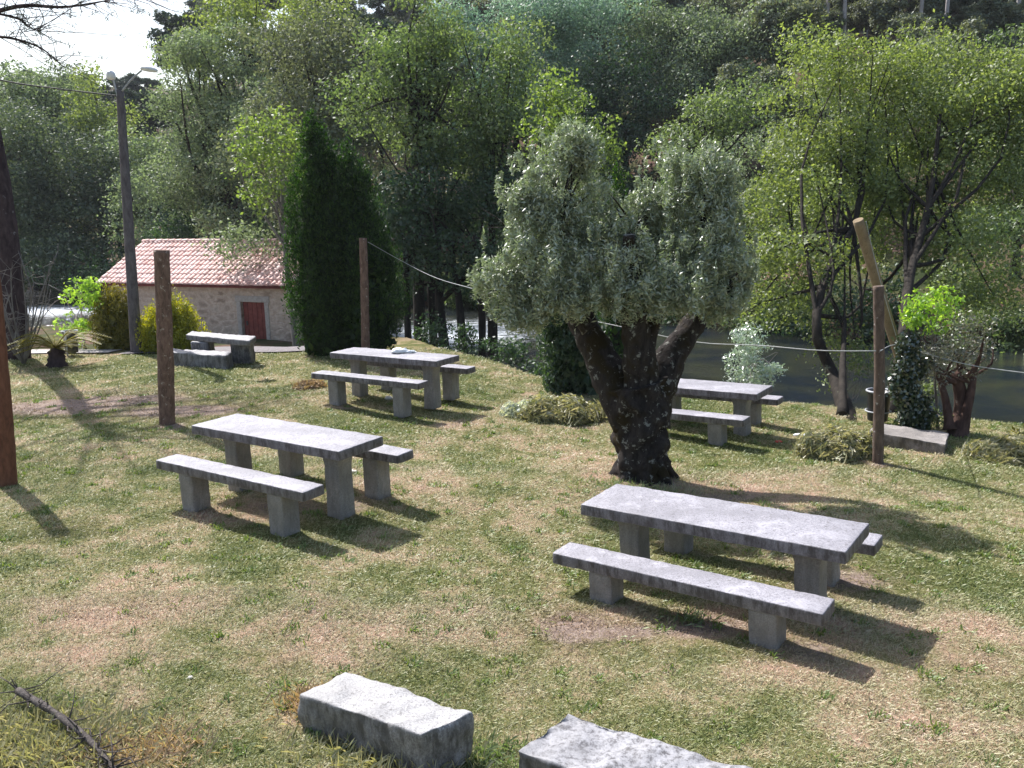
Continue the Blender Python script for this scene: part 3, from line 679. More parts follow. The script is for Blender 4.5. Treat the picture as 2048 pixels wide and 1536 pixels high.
for (yy, sp_) in rows:
    x0 = -1.0*yy*.66; x1 = yy*.86
    for xx in np.arange(x0, x1, sp_):
        x = xx+rh.uniform(-2.4, 2.4); y = yy+rh.uniform(-4, 4)
        yf = float(np.interp(x, XF, YF))
        if y < yf+4: continue
        a = x/y
        px = 1024+a*F
        if a < -.36: kind = 'pine' if (yy > 80 and rh.rand() < .75) else 'broad'
        elif a > .2: kind = 'euca' if yy > 62 else 'broad'
        else: kind = rh.choice(['broad', 'euca', 'pine'], p=[.6, .2, .2])
        if px < 420 and yy > 70: sc = rh.uniform(.6, .85)
        elif a > .18 and yy < 62: sc = rh.uniform(.5, .72)
        elif -.1 < a < .33 and yy < 72: sc = rh.uniform(.45, .65); kind = 'broad'
        else: sc = rh.uniform(.85, 1.25)
        put(str(kind), x, y, sc); cnt += 1
for _ in range(34):
    yy = rh.uniform(84, 140); put('pine', rh.uniform(-.575, -.385)*yy, yy, rh.uniform(.55, .95))
for xx in np.arange(-16, 12, 4.5):
    put('broad', xx+rh.uniform(-1.5, 1.5), 70+rh.uniform(-4, 4), rh.uniform(1.3, 1.7))
for _ in range(40):
    yy = rh.uniform(66, 100); put('broad', rh.uniform(.3, .6)*yy, yy, rh.uniform(.5, .7))
for _ in range(70):   # understorey between the stems
    yy = rh.uniform(58, 100); put('broad', rh.uniform(.2, .68)*yy, yy, rh.uniform(.3, .5))
# pale bare stems visible at the top right
for i, (px, Yt) in enumerate([(1627, 61), (1662, 60), (1745, 59), (1767, 63), (1803, 58), (1935, 61), (1700, 66), (1850, 65), (1580, 64), (1985, 63), (1895, 68), (1540, 70)]):
    put('euca', (px-1024)/F*Yt, Yt, rh.uniform(1.15, 1.35))
for k in protos:
    for p in protos[k]:
        if p.name not in used:
            for ch in list(p.children): bpy.data.objects.remove(ch)
            bpy.data.objects.remove(p)

# ------------------------------------------------------------------ conifers: cypress and friends
def conifer(name, label, cat, lobes, base, mat, leaf, n, seed, core=True, trunk_r=.12, group=None, tipout=.5):
    """lobes: (cx,cy,z0,z1,radius,power) upright teardrop columns relative to base"""
    rng = np.random.RandomState(seed); root = empty(name, base, label, cat, group)
    Vl = []; tot = sum(l[4]*(l[3]-l[2]) for l in lobes)
    for (cx, cy, z0, z1, rad, pw) in lobes:
        h = z1-z0; m = int(n*rad*h/tot)
        k = int(60+40*h*rad)
        C = []
        for _ in range(k):
            t = rng.rand()**.85; prof = (math.sin(math.pi*min(1, (t+.12)/.55)/2) if t < .43 else 1)*max(.0, 1-t**pw)**.75
            a = rng.uniform(0, 6.28); rr = rad*prof*(.72+.3*rng.rand())
            q = .10*rad+.10
            if rng.rand() < .22: rr = rr*1.12+.05; q *= .6
            C.append([cx+rr*math.cos(a), cy+rr*math.sin(a), z0+h*t, q*rng.uniform(.6, 1.1), q*rng.uniform(.6, 1.1), q*rng.uniform(1.8, 3.2)])
        Vl.append(leaves(rng, C, m, leaf, .38, .35, 0., .35, 1.1, .9))
        # inner fill
        Ci = [[cx, cy, z0+h*t, rad*.62*max(.05, 1-t**pw), rad*.62*max(.05, 1-t**pw), h*.12] for t in np.linspace(.08, .85, 9)]
        Vl.append(leaves(rng, Ci, m//5, leaf*2.2, .7, .5, 0., .2, .6))
    G = Geo(); zt = max(l[3] for l in lobes); G.add(*tube([(0, 0, -.1), (0, 0, zt*.45), (0, 0, zt*.8)], [trunk_r, trunk_r*.7, trunk_r*.2], 8))
    G.obj('trunk', M['alder_bark'], root); foliage_obj(np.vstack(Vl), mat, root, 'foliage'); return root
bc = onground(685, 705)
def lob(px, py_top, Y, rpx, base, z0=.0, dy=0., pw=3.2):
    t = at(px, py_top, Y); return (t[0]-base[0], t[1]-base[1]+dy, z0, t[2]-base[2], rpx*Y/F, pw)
Yc = bc[1]
conifer('cypress_tree', 'dense dark cypress with two tops beside the stone house', 'tree',
        [lob(628, 246, Yc, 74, bc), lob(695, 308, Yc, 84, bc), lob(722, 420, Yc-.2, 84, bc), lob(640, 380, Yc, 88, bc)], bc, GREEN['cypress'], .085, 60000, 61)
b2 = gpt(1235, 18); conifer('cypress_tree', 'slim green conifer top showing between the two olive crowns', 'tree', [lob(1235, 345, 18, 42, b2)], b2, GREEN['cypress'], .08, 7000, 62)
b3 = onground(1140, 782); conifer('laurel_shrub', 'dark glossy shrub close left of the olive trunk', 'shrub', [lob(1120, 590, b3[1], 48, b3), lob(1165, 610, b3[1]-.1, 45, b3)], b3, GREEN['alder_dark'], .09, 8000, 63)
b4 = onground(340, 704); conifer('golden_thuja', 'bright yellow-green rounded thuja bush in front of the stone wall', 'shrub', [lob(338, 598, b4[1], 48, b4), lob(300, 632, b4[1], 34, b4), lob(373, 622, b4[1], 32, b4)], b4, GREEN['gold'], .075, 12000, 64)
b5 = onground(228, 700); conifer('golden_thuja', 'darker olive-gold thuja bush left of the lamp pole', 'shrub', [lob(225, 580, b5[1], 40, b5), lob(205, 610, b5[1], 30, b5), lob(250, 612, b5[1], 28, b5)], b5, GREEN['gold_dark'], .075, 10000, 65)

tree('leafy_shrub', 'light green loose shrub behind the palm at the left', 'shrub', onground(170, 690), GREEN['lime'], M['grey_bark'],
     [(165, 590, 21.5, 38, 35), (150, 650, 21.5, 34, 34), (170, 560, 21.5, 22, 22)], .10, 3.6, .22, .04, at(162, 575, 21.5), 12, 70, low=-1.1)
tree('olive_sapling', 'young silvery olive sapling behind the right rear table', 'shrub', onground(1500, 800), GREEN['silver'], M['grey_bark'],
     [(1500, 735, 15.2, 55, 48), (1497, 690, 15.2, 36, 38), (1525, 760, 15.2, 38, 35)], .06, 4.8, .16, .03, at(1500, 700, 15.2), 16, 71, low=-1.1, aspect=.4, axis_up=.5, axis_out=.4)
tree('lime_sapling', 'thin sapling with vivid lime-green leaves in front of the small olive', 'tree', onground(1878, 856), GREEN['lime'], M['grey_bark'],
     [(1860, 630, 12.2, 48, 42), (1885, 600, 12.2, 34, 32), (1835, 610, 12.2, 28, 28)], .075, 3.8, .13, .028, at(1862, 640, 12.2), 14, 72, low=-1.1)
b6 = onground(1912, 872)
tree('olive_tree', 'small olive with reddish forked trunk near the right edge', 'tree', b6, GREEN['olive_brown'], M['olive_red_bark'],
     [(1890, 700, 12.1, 62, 42), (1945, 670, 12.1, 52, 50), (1850, 740, 12.1, 42, 45), (1930, 720, 12.1, 55, 35)], .055, 2.6, .16, .19, at(1912, 745, 12.1), 4, 73, aspect=.3, axis_out=.5,
     trunks=[(b6+np.array([.05, 0, 0]), at(1950, 730, 12.1), .09), (b6+np.array([-.1, 0, .1]), at(1875, 745, 12.1), .08)])
tree('bank_shrub', 'shrub with yellow-green tips under the lime sapling', 'shrub', onground(1850, 856), GREEN['alder'], M['grey_bark'],
     [(1845, 800, 12.6, 32, 48), (1870, 830, 12.3, 26, 26)], .06, 2.6, .15, .03, None, 8, 74, low=-1.2)
tree('bank_shrub', 'pale bush with small leaves between leaning alder stems', 'shrub', gpt(1700, 17), GREEN['alder'], M['grey_bark'],
     [(1715, 730, 16.5, 36, 50), (1655, 765, 15.5, 18, 18)], .07, 1.8, .2, .03, None, 8, 75, low=-1.2)
tree('bank_shrub', 'bush with reddish yellow leaves at the right edge', 'shrub', onground(2035, 880), GREEN['gold_dark'], M['grey_bark'],
     [(2030, 865, 11.6, 28, 12)], .07, 2., .12, .02, None, 4, 76, low=-1.2)
tree('small_shrub', 'low green weed clump beside the gravel near the cypress', 'shrub', onground(612, 728), GREEN['alder'], M['grey_bark'],
     [(612, 722, 19, 30, 9)], .07, 2.5, .12, .015, None, 3, 77)
for i, (px, py, Yb, rx, ry) in enumerate([(1015, 715, 20.6, 60, 38), (935, 690, 22.5, 45, 38), (860, 672, 23.5, 40, 40), (1075, 745, 19.6, 40, 22)]):
    c_ = at(px, py, Yb); tree('bank_shrub', ['dark low bush on the near bank left of the laurel', 'shaded bush between the alder trunks and the olive crown', 'shaded bush at the alder feet right of the cypress', 'small dark bush nearest the white rapids left of the laurel'][i], 'shrub', (c_[0], Yb, gz(c_[0], Yb)), GREEN['alder_dark'], M['alder_bark'],
         [(px, py, Yb, rx, ry)], .10, 4., .35, .04, None, 5, 400+i, low=-1.2)
for i, x in enumerate(np.arange(-9, 21, 2.1)):
    Yb = float(np.interp(x, XF, YF))+.5; pxs = 1024+x/Yb*F; s_ = F/Yb
    pyb = 435-(-1.5-CZ)/Yb*F-ROLL*(pxs-1024); hgt = rs.uniform(1.4, 2.4)
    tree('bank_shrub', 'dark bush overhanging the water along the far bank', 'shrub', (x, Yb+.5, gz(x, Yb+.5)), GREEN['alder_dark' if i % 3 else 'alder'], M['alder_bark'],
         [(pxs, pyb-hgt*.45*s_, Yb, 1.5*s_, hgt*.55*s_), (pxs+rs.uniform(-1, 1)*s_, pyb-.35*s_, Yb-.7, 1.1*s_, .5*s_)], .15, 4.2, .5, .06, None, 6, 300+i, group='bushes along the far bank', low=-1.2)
# ivy on the alder trunk behind the bin
rng = np.random.RandomState(80); bi = onground(1808, 856)
Ci = [[*(at(1808+10*math.sin(t*9), 852-165*t, 12.0)-bi), .17, .15, .2] for t in np.linspace(0, 1, 12)]+[[*(at(1828+16*math.sin(t*7), 858-130*t, 12.1)-bi), .2, .15, .2] for t in np.linspace(0, 1, 9)]
r_ = empty('ivy', bi, 'dark ivy climbing the trunk right of the litter bin', 'ivy'); foliage_obj(leaves(rng, Ci, 8000, .055, .8, .5, .2), GREEN['ivy'], r_, 'foliage')
G = Geo(); G.add(*tube([(0, 0, -.1), tuple(at(1803, 690, 12.0)-bi)], [.05, .03], 6)); G.obj('stem', M['alder_bark'], r_)

# ------------------------------------------------------------------ pine at the left edge
rng = np.random.RandomState(90); pb = onground(35, 716)
root = empty('pine_tree', pb, 'pine with dark leaning trunk at the left edge, its boughs crossing the sky', 'tree')
G = Geo(); trunk_path = [pb*0+np.array([0, 0, -.1]), at(22, 560, pb[1])-pb, at(4, 400, pb[1])-pb, at(-40, 150, pb[1])-pb, at(-110, -150, pb[1])-pb, at(-150, -420, pb[1])-pb]
tp = smooth_path(trunk_path, 24); G.add(*tube(tp, np.linspace(.29, .13, 24), 12, .14, 2, True, 4))
br = []
def branch(pts, r):
    p = smooth_path(pts, 14); G.add(*tube(p, np.linspace(r, .012, 14), 6)); return p
bl = []
Yp = pb[1]
for pts, r in (([(-60, 40), (40, 12), (130, 14), (220, 0)], .06), ([(-60, -20), (80, -30), (240, -10)], .05), ([(-50, 70), (20, 76), (80, 95), (120, 128)], .035), ([(-50, 20), (30, 35), (60, 55), (80, 62)], .03), ([(-60, -60), (60, -90), (200, -60), (280, -5)], .05)):
    P = [at(q[0], q[1], Yp-.6+.3*i)-pb for i, q in enumerate(pts)]; bp = branch(P, r)
    for j in range(3, 14):
        for _ in range(3):
            s = bp[j]; e = s+rng.normal(size=3)*np.array([.45, .45, .3])+np.array([.25, 0, -.05]); G.add(*tube([s, (s+e)/2+rng.normal(size=3)*.05, e], [.010, .007, .004], 4)); bl.append([*e, .16, .16, .10])
for _ in range(26):  # upper crown, above the frame
    u = rng.uniform(.7, 1.); s = tp[int(u*23)]; e = s+np.array([rng.normal()*1.6, rng.normal()*1.6, rng.uniform(-.2, 1.)]); G.add(*tube([s, (s+e)/2, e], [.05, .03, .012], 5))
    for _k in range(5): bl.append([*(e+rng.normal(size=3)*.4), .4, .4, .25])
G.obj('trunk', M['pine_bark'], root); foliage_obj(leaves(rng, bl, 9000, .12, .12, .1, .0), GREEN['pine'], root)

# bare grey shrub in front of it
rng = np.random.RandomState(91); sb = onground(48, 728)
root = empty('bare_shrub', sb, 'leafless grey shrub with spreading twigs before the pine trunk', 'shrub'); G = Geo()
for k in range(16):
    e = at(rng.uniform(-10, 145), rng.uniform(490, 640), sb[1]+rng.uniform(-.5, .5))-sb; m = e*.5+rng.normal(size=3)*.12; p = smooth_path([(0, 0, 0), m, e], 7)
    G.add(*tube(p, np.linspace(.022, .006, 7), 5))
    for j in range(2, 7):
        for _ in range(2):
            e2 = p[j]+rng.normal(size=3)*.22+np.array([0, 0, .08]); G.add(*tube([p[j], e2], [.007, .003], 4))
G.obj('stem', M['grey_bark'], root)

# ------------------------------------------------------------------ main olive tree
rng = np.random.RandomState(100); ob = onground(1285, 952); Yo = ob[1]
root = empty('olive_tree', ob, 'big old olive with thick black lichen-spotted forked trunk and silvery crown', 'tree')
G = Geo()
def ol(px, py, dy=0.): return at(px, py, Yo+dy)-ob
def rp(w): return w*Yo/F/2
p = smooth_path([ol(1285, 968), ol(1283, 930), ol(1281, 860), ol(1278, 805), ol(1270, 765)], 30)
G.add(*tube(p, np.interp(np.linspace(0, 4, 30), [0, 1, 2, 3, 4], [rp(128), rp(104), rp(102), rp(116), rp(126)]), 44, .28, 4, True, 5.5))
for pts, wd, sd in (([(1262, 850), (1225, 765), (1188, 690), (1160, 630), (1140, 560), (1120, 470)], [84, 78, 66, 54, 40, 22], 5),
                ([(1285, 850), (1282, 760), (1276, 690), (1268, 620), (1262, 540), (1258, 470)], [84, 72, 58, 48, 36, 20], 6),
                ([(1300, 850), (1320, 760), (1352, 700), (1390, 640), (1420, 570), (1430, 490)], [80, 70, 60, 48, 34, 20], 7),
                ([(1290, 720), (1305, 660), (1325, 610), (1350, 550)], [40, 26, 20, 14], 8),
                ([(1178, 660), (1130, 600), (1070, 550), (1030, 500)], [34, 24, 16, 8], 9),
                ([(1400, 620), (1450, 580), (1480, 540)], [30, 18, 8], 10)):
    q = [ol(a, b, (i*.12 if sd % 2 else -i*.10)) for i, (a, b) in enumerate(pts)]; nn = 6*len(pts)
    G.add(*tube(smooth_path(q, nn), np.interp(np.linspace(0, 1, nn), np.linspace(0, 1, len(wd)), [rp(w) for w in wd]), 20, .2, sd, True, 6))
# root flare
for a in np.linspace(0, 6.28, 9)[:-1]:
    d = np.array([math.cos(a), math.sin(a), 0]); G.add(*tube(smooth_path([d*.1+np.array([0, 0, .35]), d*.28+np.array([0, 0, .10]), d*.46+np.array([0, 0, -.05])], 8), np.linspace(.13, .03, 8), 10, .3, int(a*9), True, 6))
ELL = [(1130, 370, 95, 100, 0), (1150, 300, 48, 42, 0), (1060, 400, 62, 80, -.1), (1080, 510, 115, 78, -.3), (1020, 565, 72, 55, -.2), (1180, 470, 100, 85, .2), (1230, 540, 130, 75, -.4),
       (1250, 500, 110, 70, .1), (1240, 590, 120, 55, -.2), (1120, 440, 90, 80, 0), (1370, 360, 85, 72, .1), (1420, 400, 66, 82, 0), (1340, 450, 95, 75, .2), (1420, 500, 88, 85, -.2), (1045, 625, 58, 34, -.3), (1130, 598, 70, 34, -.4), (1330, 592, 80, 34, -.45), (1430, 598, 50, 42, -.2), (1470, 560, 45, 60, 0), (1350, 575, 110, 55, -.4), (1290, 430, 40, 40, .2)]
cls = []; 
for (px, py, rx, ry, dy) in ELL:
    s = Yo/F; cls.append(clumps(rng, ol(px, py, dy), (rx*s, rx*s*.9, ry*s), 54, .14, -.95, .1))
cls = np.vstack(cls); cls[:, 3:5] *= .62; cls[:, 5] *= 1.9
spr = []
for _ in range(330):     # loose sprays sticking out of the crown
    px, py, rx, ry, dy = ELL[rng.randint(len(ELL))]; a = rng.uniform(-.5, 3.6) if rng.rand() < .8 else rng.uniform(0, 6.28); k_ = rng.uniform(.92, 1.2)
    q = ol(px+rx*k_*math.cos(a), py-ry*k_*math.sin(a), dy+rng.uniform(-.35, .35)); spr.append([*q, .028, .028, rng.uniform(.07, .13)])
Vl = leaves(rng, cls, 150000, .060, .27, .05, .1, .5, .35, 1.)
Vl = np.vstack([Vl, leaves(rng, spr, 14000, .062, .27, .05, .1, .5, .35, 1.)])
idx = rng.choice(len(cls), 170, replace=False)
starts = [ol(1140, 560, .1), ol(1262, 540), ol(1420, 570), ol(1070, 550), ol(1350, 560), ol(1120, 480), ol(1260, 480), ol(1428, 500)]
for i in idx:
    T = cls[i][:3]; s = min(starts, key=lambda q: np.linalg.norm(q-T)); m = (s+T)/2+rng.normal(size=3)*.05
    G.add(*tube(smooth_path([s, m, T], 5), np.linspace(.022, .004, 5), 4, 0, 0, False))
for pts in ([(1000, 440), (960, 415)], [(1010, 455), (975, 455)], [(1010, 600), (960, 590)], [(1060, 640), (1010, 655)], [(1050, 430), (985, 405)]):
    G.add(*tube([ol(1060, 520), ol(*pts[0]), ol(*pts[1])], [.012, .008, .003], 4))
G.obj('trunk', M['olive_bark'], root); foliage_obj(Vl, GREEN['olive'], root)

# ------------------------------------------------------------------ picnic tables and benches
L, W, Lb, Wb, YB, HB, LT, LB, H = 2.2868, .6506, 2.2718, .2757, .6834, .4775, .79, .69, .75
TL = ['concrete picnic table nearest the viewer, right of centre, in front of the olive', 'concrete picnic table left of centre between the two near wooden posts', 'concrete picnic table with a white bag on it, near the cypress', 'concrete picnic table half hidden behind the olive trunk']
BN = ['near-side concrete bench of the front right table, lowest on the lawn', 'near-side concrete bench of the left of centre table', 'near-side concrete bench of the table carrying the white bag', 'near-side concrete bench passing behind the olive trunk']
BF = ['far-side concrete bench of the front right table, only its end showing', 'far-side concrete bench of the left of centre table', 'far-side concrete bench of the table carrying the white bag', 'far-side concrete bench of the table behind the olive trunk, by the river']
ttop = rbox(L, W, .10, .010, .005, 7, 1, .04)
tleg = rbox(.20, .21, H-.10+.12, .02, .006, 7, 2, .06, taper=lambda z: (1.0+.05*(1-z)**2+.9*max(0, (z-.78)/.22)**2, 1+.08*(1-z)))
btop = rbox(Lb, Wb, .10, .012, .006, 8, 3, .04)
bleg = rbox(.225, .22, HB-.10+.12, .022, .010, 9, 4, .05)
def frame(t, lab, cat, grp, name, off):
    x, y, z, yaw, ta, tc = t
    e = empty(name, (0, 0, 0), lab, cat, grp)
    ex = Vector((math.cos(yaw), math.sin(yaw), ta)); ey = Vector((-math.sin(yaw), math.cos(yaw), tc)); ez = ex.cross(ey).normalized()
    ex.normalize(); ey = ez.cross(ex)
    o = Vector((x, y, z))+ey*off
    e.matrix_world = Matrix((( ex.x, ey.x, ez.x, o.x), (ex.y, ey.y, ez.y, o.y), (ex.z, ey.z, ez.z, o.z), (0, 0, 0, 1)))
    return e
pm = {}
def part(key, name, geo, mat, parent, loc, rz=0.):
    if key not in pm:
        o = mesh_obj(name, geo[0], geo[1], mat, parent, True); pm[key] = o.data
    else:
        o = bpy.data.objects.new(name, pm[key]); COL.objects.link(o); o.parent = parent
    o.location = loc; o.rotation_euler = (0, 0, rz); return o
for i, t in enumerate(TABLES):
    e = frame(t, TL[i], 'table', 'concrete picnic tables', 'picnic_table', 0)
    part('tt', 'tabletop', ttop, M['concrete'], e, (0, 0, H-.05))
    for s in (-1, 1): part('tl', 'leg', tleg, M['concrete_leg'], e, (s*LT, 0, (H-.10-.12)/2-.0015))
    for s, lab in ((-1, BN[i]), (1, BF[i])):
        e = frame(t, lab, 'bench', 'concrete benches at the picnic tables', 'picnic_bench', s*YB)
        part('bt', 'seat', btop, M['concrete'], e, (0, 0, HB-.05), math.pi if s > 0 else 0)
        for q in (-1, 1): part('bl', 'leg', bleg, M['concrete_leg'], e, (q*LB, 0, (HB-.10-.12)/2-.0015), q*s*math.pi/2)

# white bag on the third table
t = TABLES[2]; bagp = at(800, 700, 14.05); bagp[2] = t[2]+H+.004
rng = np.random.RandomState(5)
def lump(rx, ry, rz, amp, seed, n=18, freq=2.5):
    V = []; Fs = []
    for i in range(n+1):
        th = math.pi*i/n
        for k in range(2*n):
            a = math.pi*k/n; d = Vector((math.sin(th)*math.cos(a), math.sin(th)*math.sin(a), math.cos(th)))
            r = 1+amp*(mn.noise(d*freq+Vector((seed, 0, 0)))+.5*mn.noise(d*freq*2.3+Vector((0, seed, 0)))+.3*mn.noise(d*freq*5+Vector((0, seed, 0))))
            V.append((d.x*rx*r, d.y*ry*r, max(d.z*rz*r, -rz*.6)))
    for i in range(n):
        for k in range(2*n): q = i*2*n; Fs.append((q+k, q+2*n+k, q+2*n+(k+1) % (2*n), q+(k+1) % (2*n)))
    return np.array(V), Fs
G = Geo(); G.add(*lump(.13, .10, .05, .45, 3)); G.add(*lump(.10, .05, .025, .6, 5)[:1][0:1] and (lump(.10, .05, .025, .6, 5)[0]+np.array([.16, -.02, -.012]), lump(.10, .05, .025, .6, 5)[1]))
o = G.obj('plastic_bag', M['white'], None, True, bagp+np.array([0, 0, .03])); tag(o, 'crumpled white plastic bag lying on the table near the cypress', 'bag')

# ------------------------------------------------------------------ wooden posts, poles, wires
def post(label, bpx, tpx, r, mat, seed, ext=None, name='wooden_post', group='wooden posts on the lawn', seg=18, Y=None, rb=None):
    b = onground(*bpx) if Y is None else at(bpx[0], bpx[1], Y)
    t = at(tpx[0], tpx[1], b[1])
    if ext is not None: t = b+(t-b)*ext
    e = empty(name, b, label, 'post', group)
    p = smooth_path([(0, 0, -.15), (t-b)*.5+np.array([.012, 0, 0]), (t-b)], 26)
    rr = np.linspace(rb or r*1.06, r*.94, 26)
    G = Geo(); G.add(*tube(p, rr, seg, .10, seed, True, 5)); G.obj('shaft', mat, e, True)
    return b, t, e
pL0 = post('orange-brown post cut by the left edge of the photo', (14, 970), (-9, 690), .105, M['post_orange'], 1, 1.6)
pL = post('weathered reddish wooden post standing left, in front of the stone house', (333, 848), (323, 500), .118, M['post_red'], 2)
pC = post('slender wooden post beside the cypress, holding the wire', (731, 728), (726, 476), .088, M['post_red'], 3)
pR = post('dark rough wooden post at the right, beside the leaning timber', (1757, 925), (1757, 572), .068, M['post_dark'], 4)
# leaning pale timber behind the right post
lb = onground(1850, 852); lt = at(1716, 440, 12.1); lm = at(1792, 690, lb[1])
e = empty('leaning_timber', lb, 'pale peeled timber leaning left behind the dark post', 'timber', None)
G = Geo(); G.add(*tube(smooth_path([(0, 0, -.1), lm-lb, (lt+lm)/2-lb, lt-lb], 24), np.linspace(.078, .072, 24), 16, .06, 6, True, 5)); G.obj('shaft', M['pole_pale'], e)
def wire(label, pts, r, mat, n=40, name='wire'):
    P = smooth_path(pts, n); o = pts[0]
    G = Geo(); G.add(*tube(P-np.array(o), r, 6)); ob_ = G.obj(name, mat, None, True, o); tag(ob_, label, 'wire'); return ob_
Cw = at(736, 484, pC[0][1])
wire('slack pale wire hanging from the cypress-side post to the right post', [Cw, at(800, 520, 19), at(870, 555, 17.3), at(955, 580, 15.5), at(1100, 622, 13.6), at(1250, 655, 12.4), at(1390, 684, 11.6), at(1520, 691, 11), at(1640, 701, 10.4), at(1752, 702, 10.1)], .0065, M['wire'])
wire('pale wire running from the leaning timber out past the right edge', [at(1760, 702, 10.15), at(1795, 690, 12.2), at(1870, 712, 12), at(1950, 732, 11.6), at(2100, 752, 11)], .0065, M['wire'])
wire('thin wire stretched along the leaning timber', [lt+np.array([.09, -.06, -.02]), at(1760, 560, 12.2), at(1797, 688, 12.4)], .005, M['wire'])
# lamp pole
lpb = onground(273, 706); lpt = at(240, 180, lpb[1])
e = empty('lamp_pole', lpb, 'tall grey pole with two street lamps, rising left of the stone house', 'lamp pole')
G = Geo(); G.add(*tube(smooth_path([(0, 0, -.1), (lpt-lpb)*.5, lpt-lpb], 20), np.linspace(.145, .085, 20), 16, .02, 1)); G.obj('pole', M['pole_grey'], e)
Yl = lpb[1]
for arm, head, hd in (([(236, 196), (228, 165), (224, 148)], (222, 152), -1), ([(244, 182), (262, 160), (283, 141)], (298, 139), 1)):
    P = [at(a, b, Yl-.05)-lpb for a, b in arm]; G = Geo(); G.add(*tube(smooth_path(P, 10), .022, 8)); a = G.obj('lamp_arm', M['grey_metal'], e)
    hp = at(*head, Yl-.05)-lpb; V, Fs = lump(.20 if hd > 0 else .10, .12, .075 if hd > 0 else .13, .05, 3, 12)
    if hd > 0:
        c, s = math.cos(-.15), math.sin(-.15); V = np.stack([V[:, 0]*c-V[:, 2]*s, V[:, 1], V[:, 0]*s+V[:, 2]*c], 1)
    G = Geo(); G.add(V+hp, Fs); G.obj('lamp_head', M['lamp_white'], e)
wire('dark cable running from the lamp pole out past the left edge', [at(238, 192, Yl), at(120, 178, Yl-.5), at(0, 160, Yl-1), at(-140, 120, Yl-1.5)], .016, M['dark_wire'], name='cable')

# ------------------------------------------------------------------ stone house
A = at(222, 620, 35.0); Bp = at(548, 665, 32.0)
zb = -1.75
A = np.array([A[0], 35., zb]); Bp = np.array([Bp[0], 32., zb]); d = (Bp-A)/np.linalg.norm(Bp-A); Bp = Bp+d*.9
Lh = np.linalg.norm(Bp-A); nrm_ = np.array([-d[1], d[0], 0]); D = 5.0
eave = at(548, 562, 32.)[2]; Hh = eave-zb; rise = 1.42
h = empty('stone_house', A, 'low stone house with red clay tile roof and a red wooden door', 'house', None, (0, 0, math.atan2(d[1], d[0])))
def dpx(px):   # distance along the front wall for a pixel column
    q = (px-1024)/F*1.0; return (q*A[1]-A[0])/(d[0]-q*d[1])
# front wall with openings: built from blocks butted end to end
dx0, dx1 = dpx(484), dpx(531); wx0, wx1 = dpx(298), dpx(314)
wt = .45
def box(x0, x1, y0, y1, z0, z1, r=.012, amp=.0, res=.5, seed=0):
    return rbox(x1-x0, y1-y0, z1-z0, r, amp, 3, seed, res, None, ((x0+x1)/2, (y0+y1)/2, (z0+z1)/2))
dh = 1.78; wz0, wz1 = .75, 1.45
G = Geo()
def plain(x0, x1, y0, y1, z0, z1):
    v = np.array([(x, y, z) for x in (x0, x1) for y in (y0, y1) for z in (z0, z1)]); G.add(v, [(0, 1, 3, 2), (4, 6, 7, 5), (0, 4, 5, 1), (2, 3, 7, 6), (0, 2, 6, 4), (1, 5, 7, 3)])
plain(0, wx0, 0, wt, -.5, Hh); plain(wx0, wx1, 0, wt, -.5, wz0); plain(wx0, wx1, 0, wt, wz1, Hh); plain(wx1, dx0, 0, wt, -.5, Hh); plain(dx0, dx1, 0, wt, dh, Hh); plain(dx1, Lh, 0, wt, -.5, Hh)
plain(0, wt, wt, D, -.5, Hh-.001); plain(Lh-wt, Lh, wt, D, -.5, Hh-.001); plain(wt, Lh-wt, D-wt, D, -.5, Hh)
for x0 in (0, Lh-wt):  # gables
    v = np.array([(x0, 0, Hh), (x0, D, Hh), (x0, D/2, Hh+rise-.08), (x0+wt, 0, Hh), (x0+wt, D, Hh), (x0+wt, D/2, Hh+rise-.08)]); G.add(v, [(0, 2, 1), (3, 4, 5), (0, 3, 5, 2), (1, 2, 5, 4), (0, 1, 4, 3)])
G.obj('wall', M['wall'], h, False)
G = Geo(); n = 5; wd = (dx1-dx0-.02)/n
for k in range(n): G.add(*box(dx0+.01+k*wd+.006, dx0+.01+(k+1)*wd-.006, .12, .17, -.05, dh-.01, .008))
G.add(*box(dx0+.01, dx1-.01, .172, .2, -.05, dh-.01, .004))
dr = G.obj('door', M['door'], h, False)
G = Geo(); G.add(*box(dx0+.12, dx0+.20, .09, .118, .85, 1.02, .01)); G.obj('handle', M['black'], dr)
G = Geo(); G.add(*box(dx0-.25, dx1+.25, -.025, .2, dh-.002, dh+.24, .02, .008, .1)); G.obj('lintel', M['lintel'], h)
for q, (a, b_) in enumerate(((dx0-.2, dx0-.002), (dx1+.002, dx1+.2))):
    G = Geo(); G.add(*box(a, b_, -.02, .2, -.3, dh-.004, .02, .008, .1, q)); G.obj('door_jamb', M['lintel'], h)
G = Geo(); G.add(*box(wx0+.003, wx1-.003, .12, .16, wz0+.003, wz1-.003, .01)); G.obj('window_shutter', M['door'], h, False)
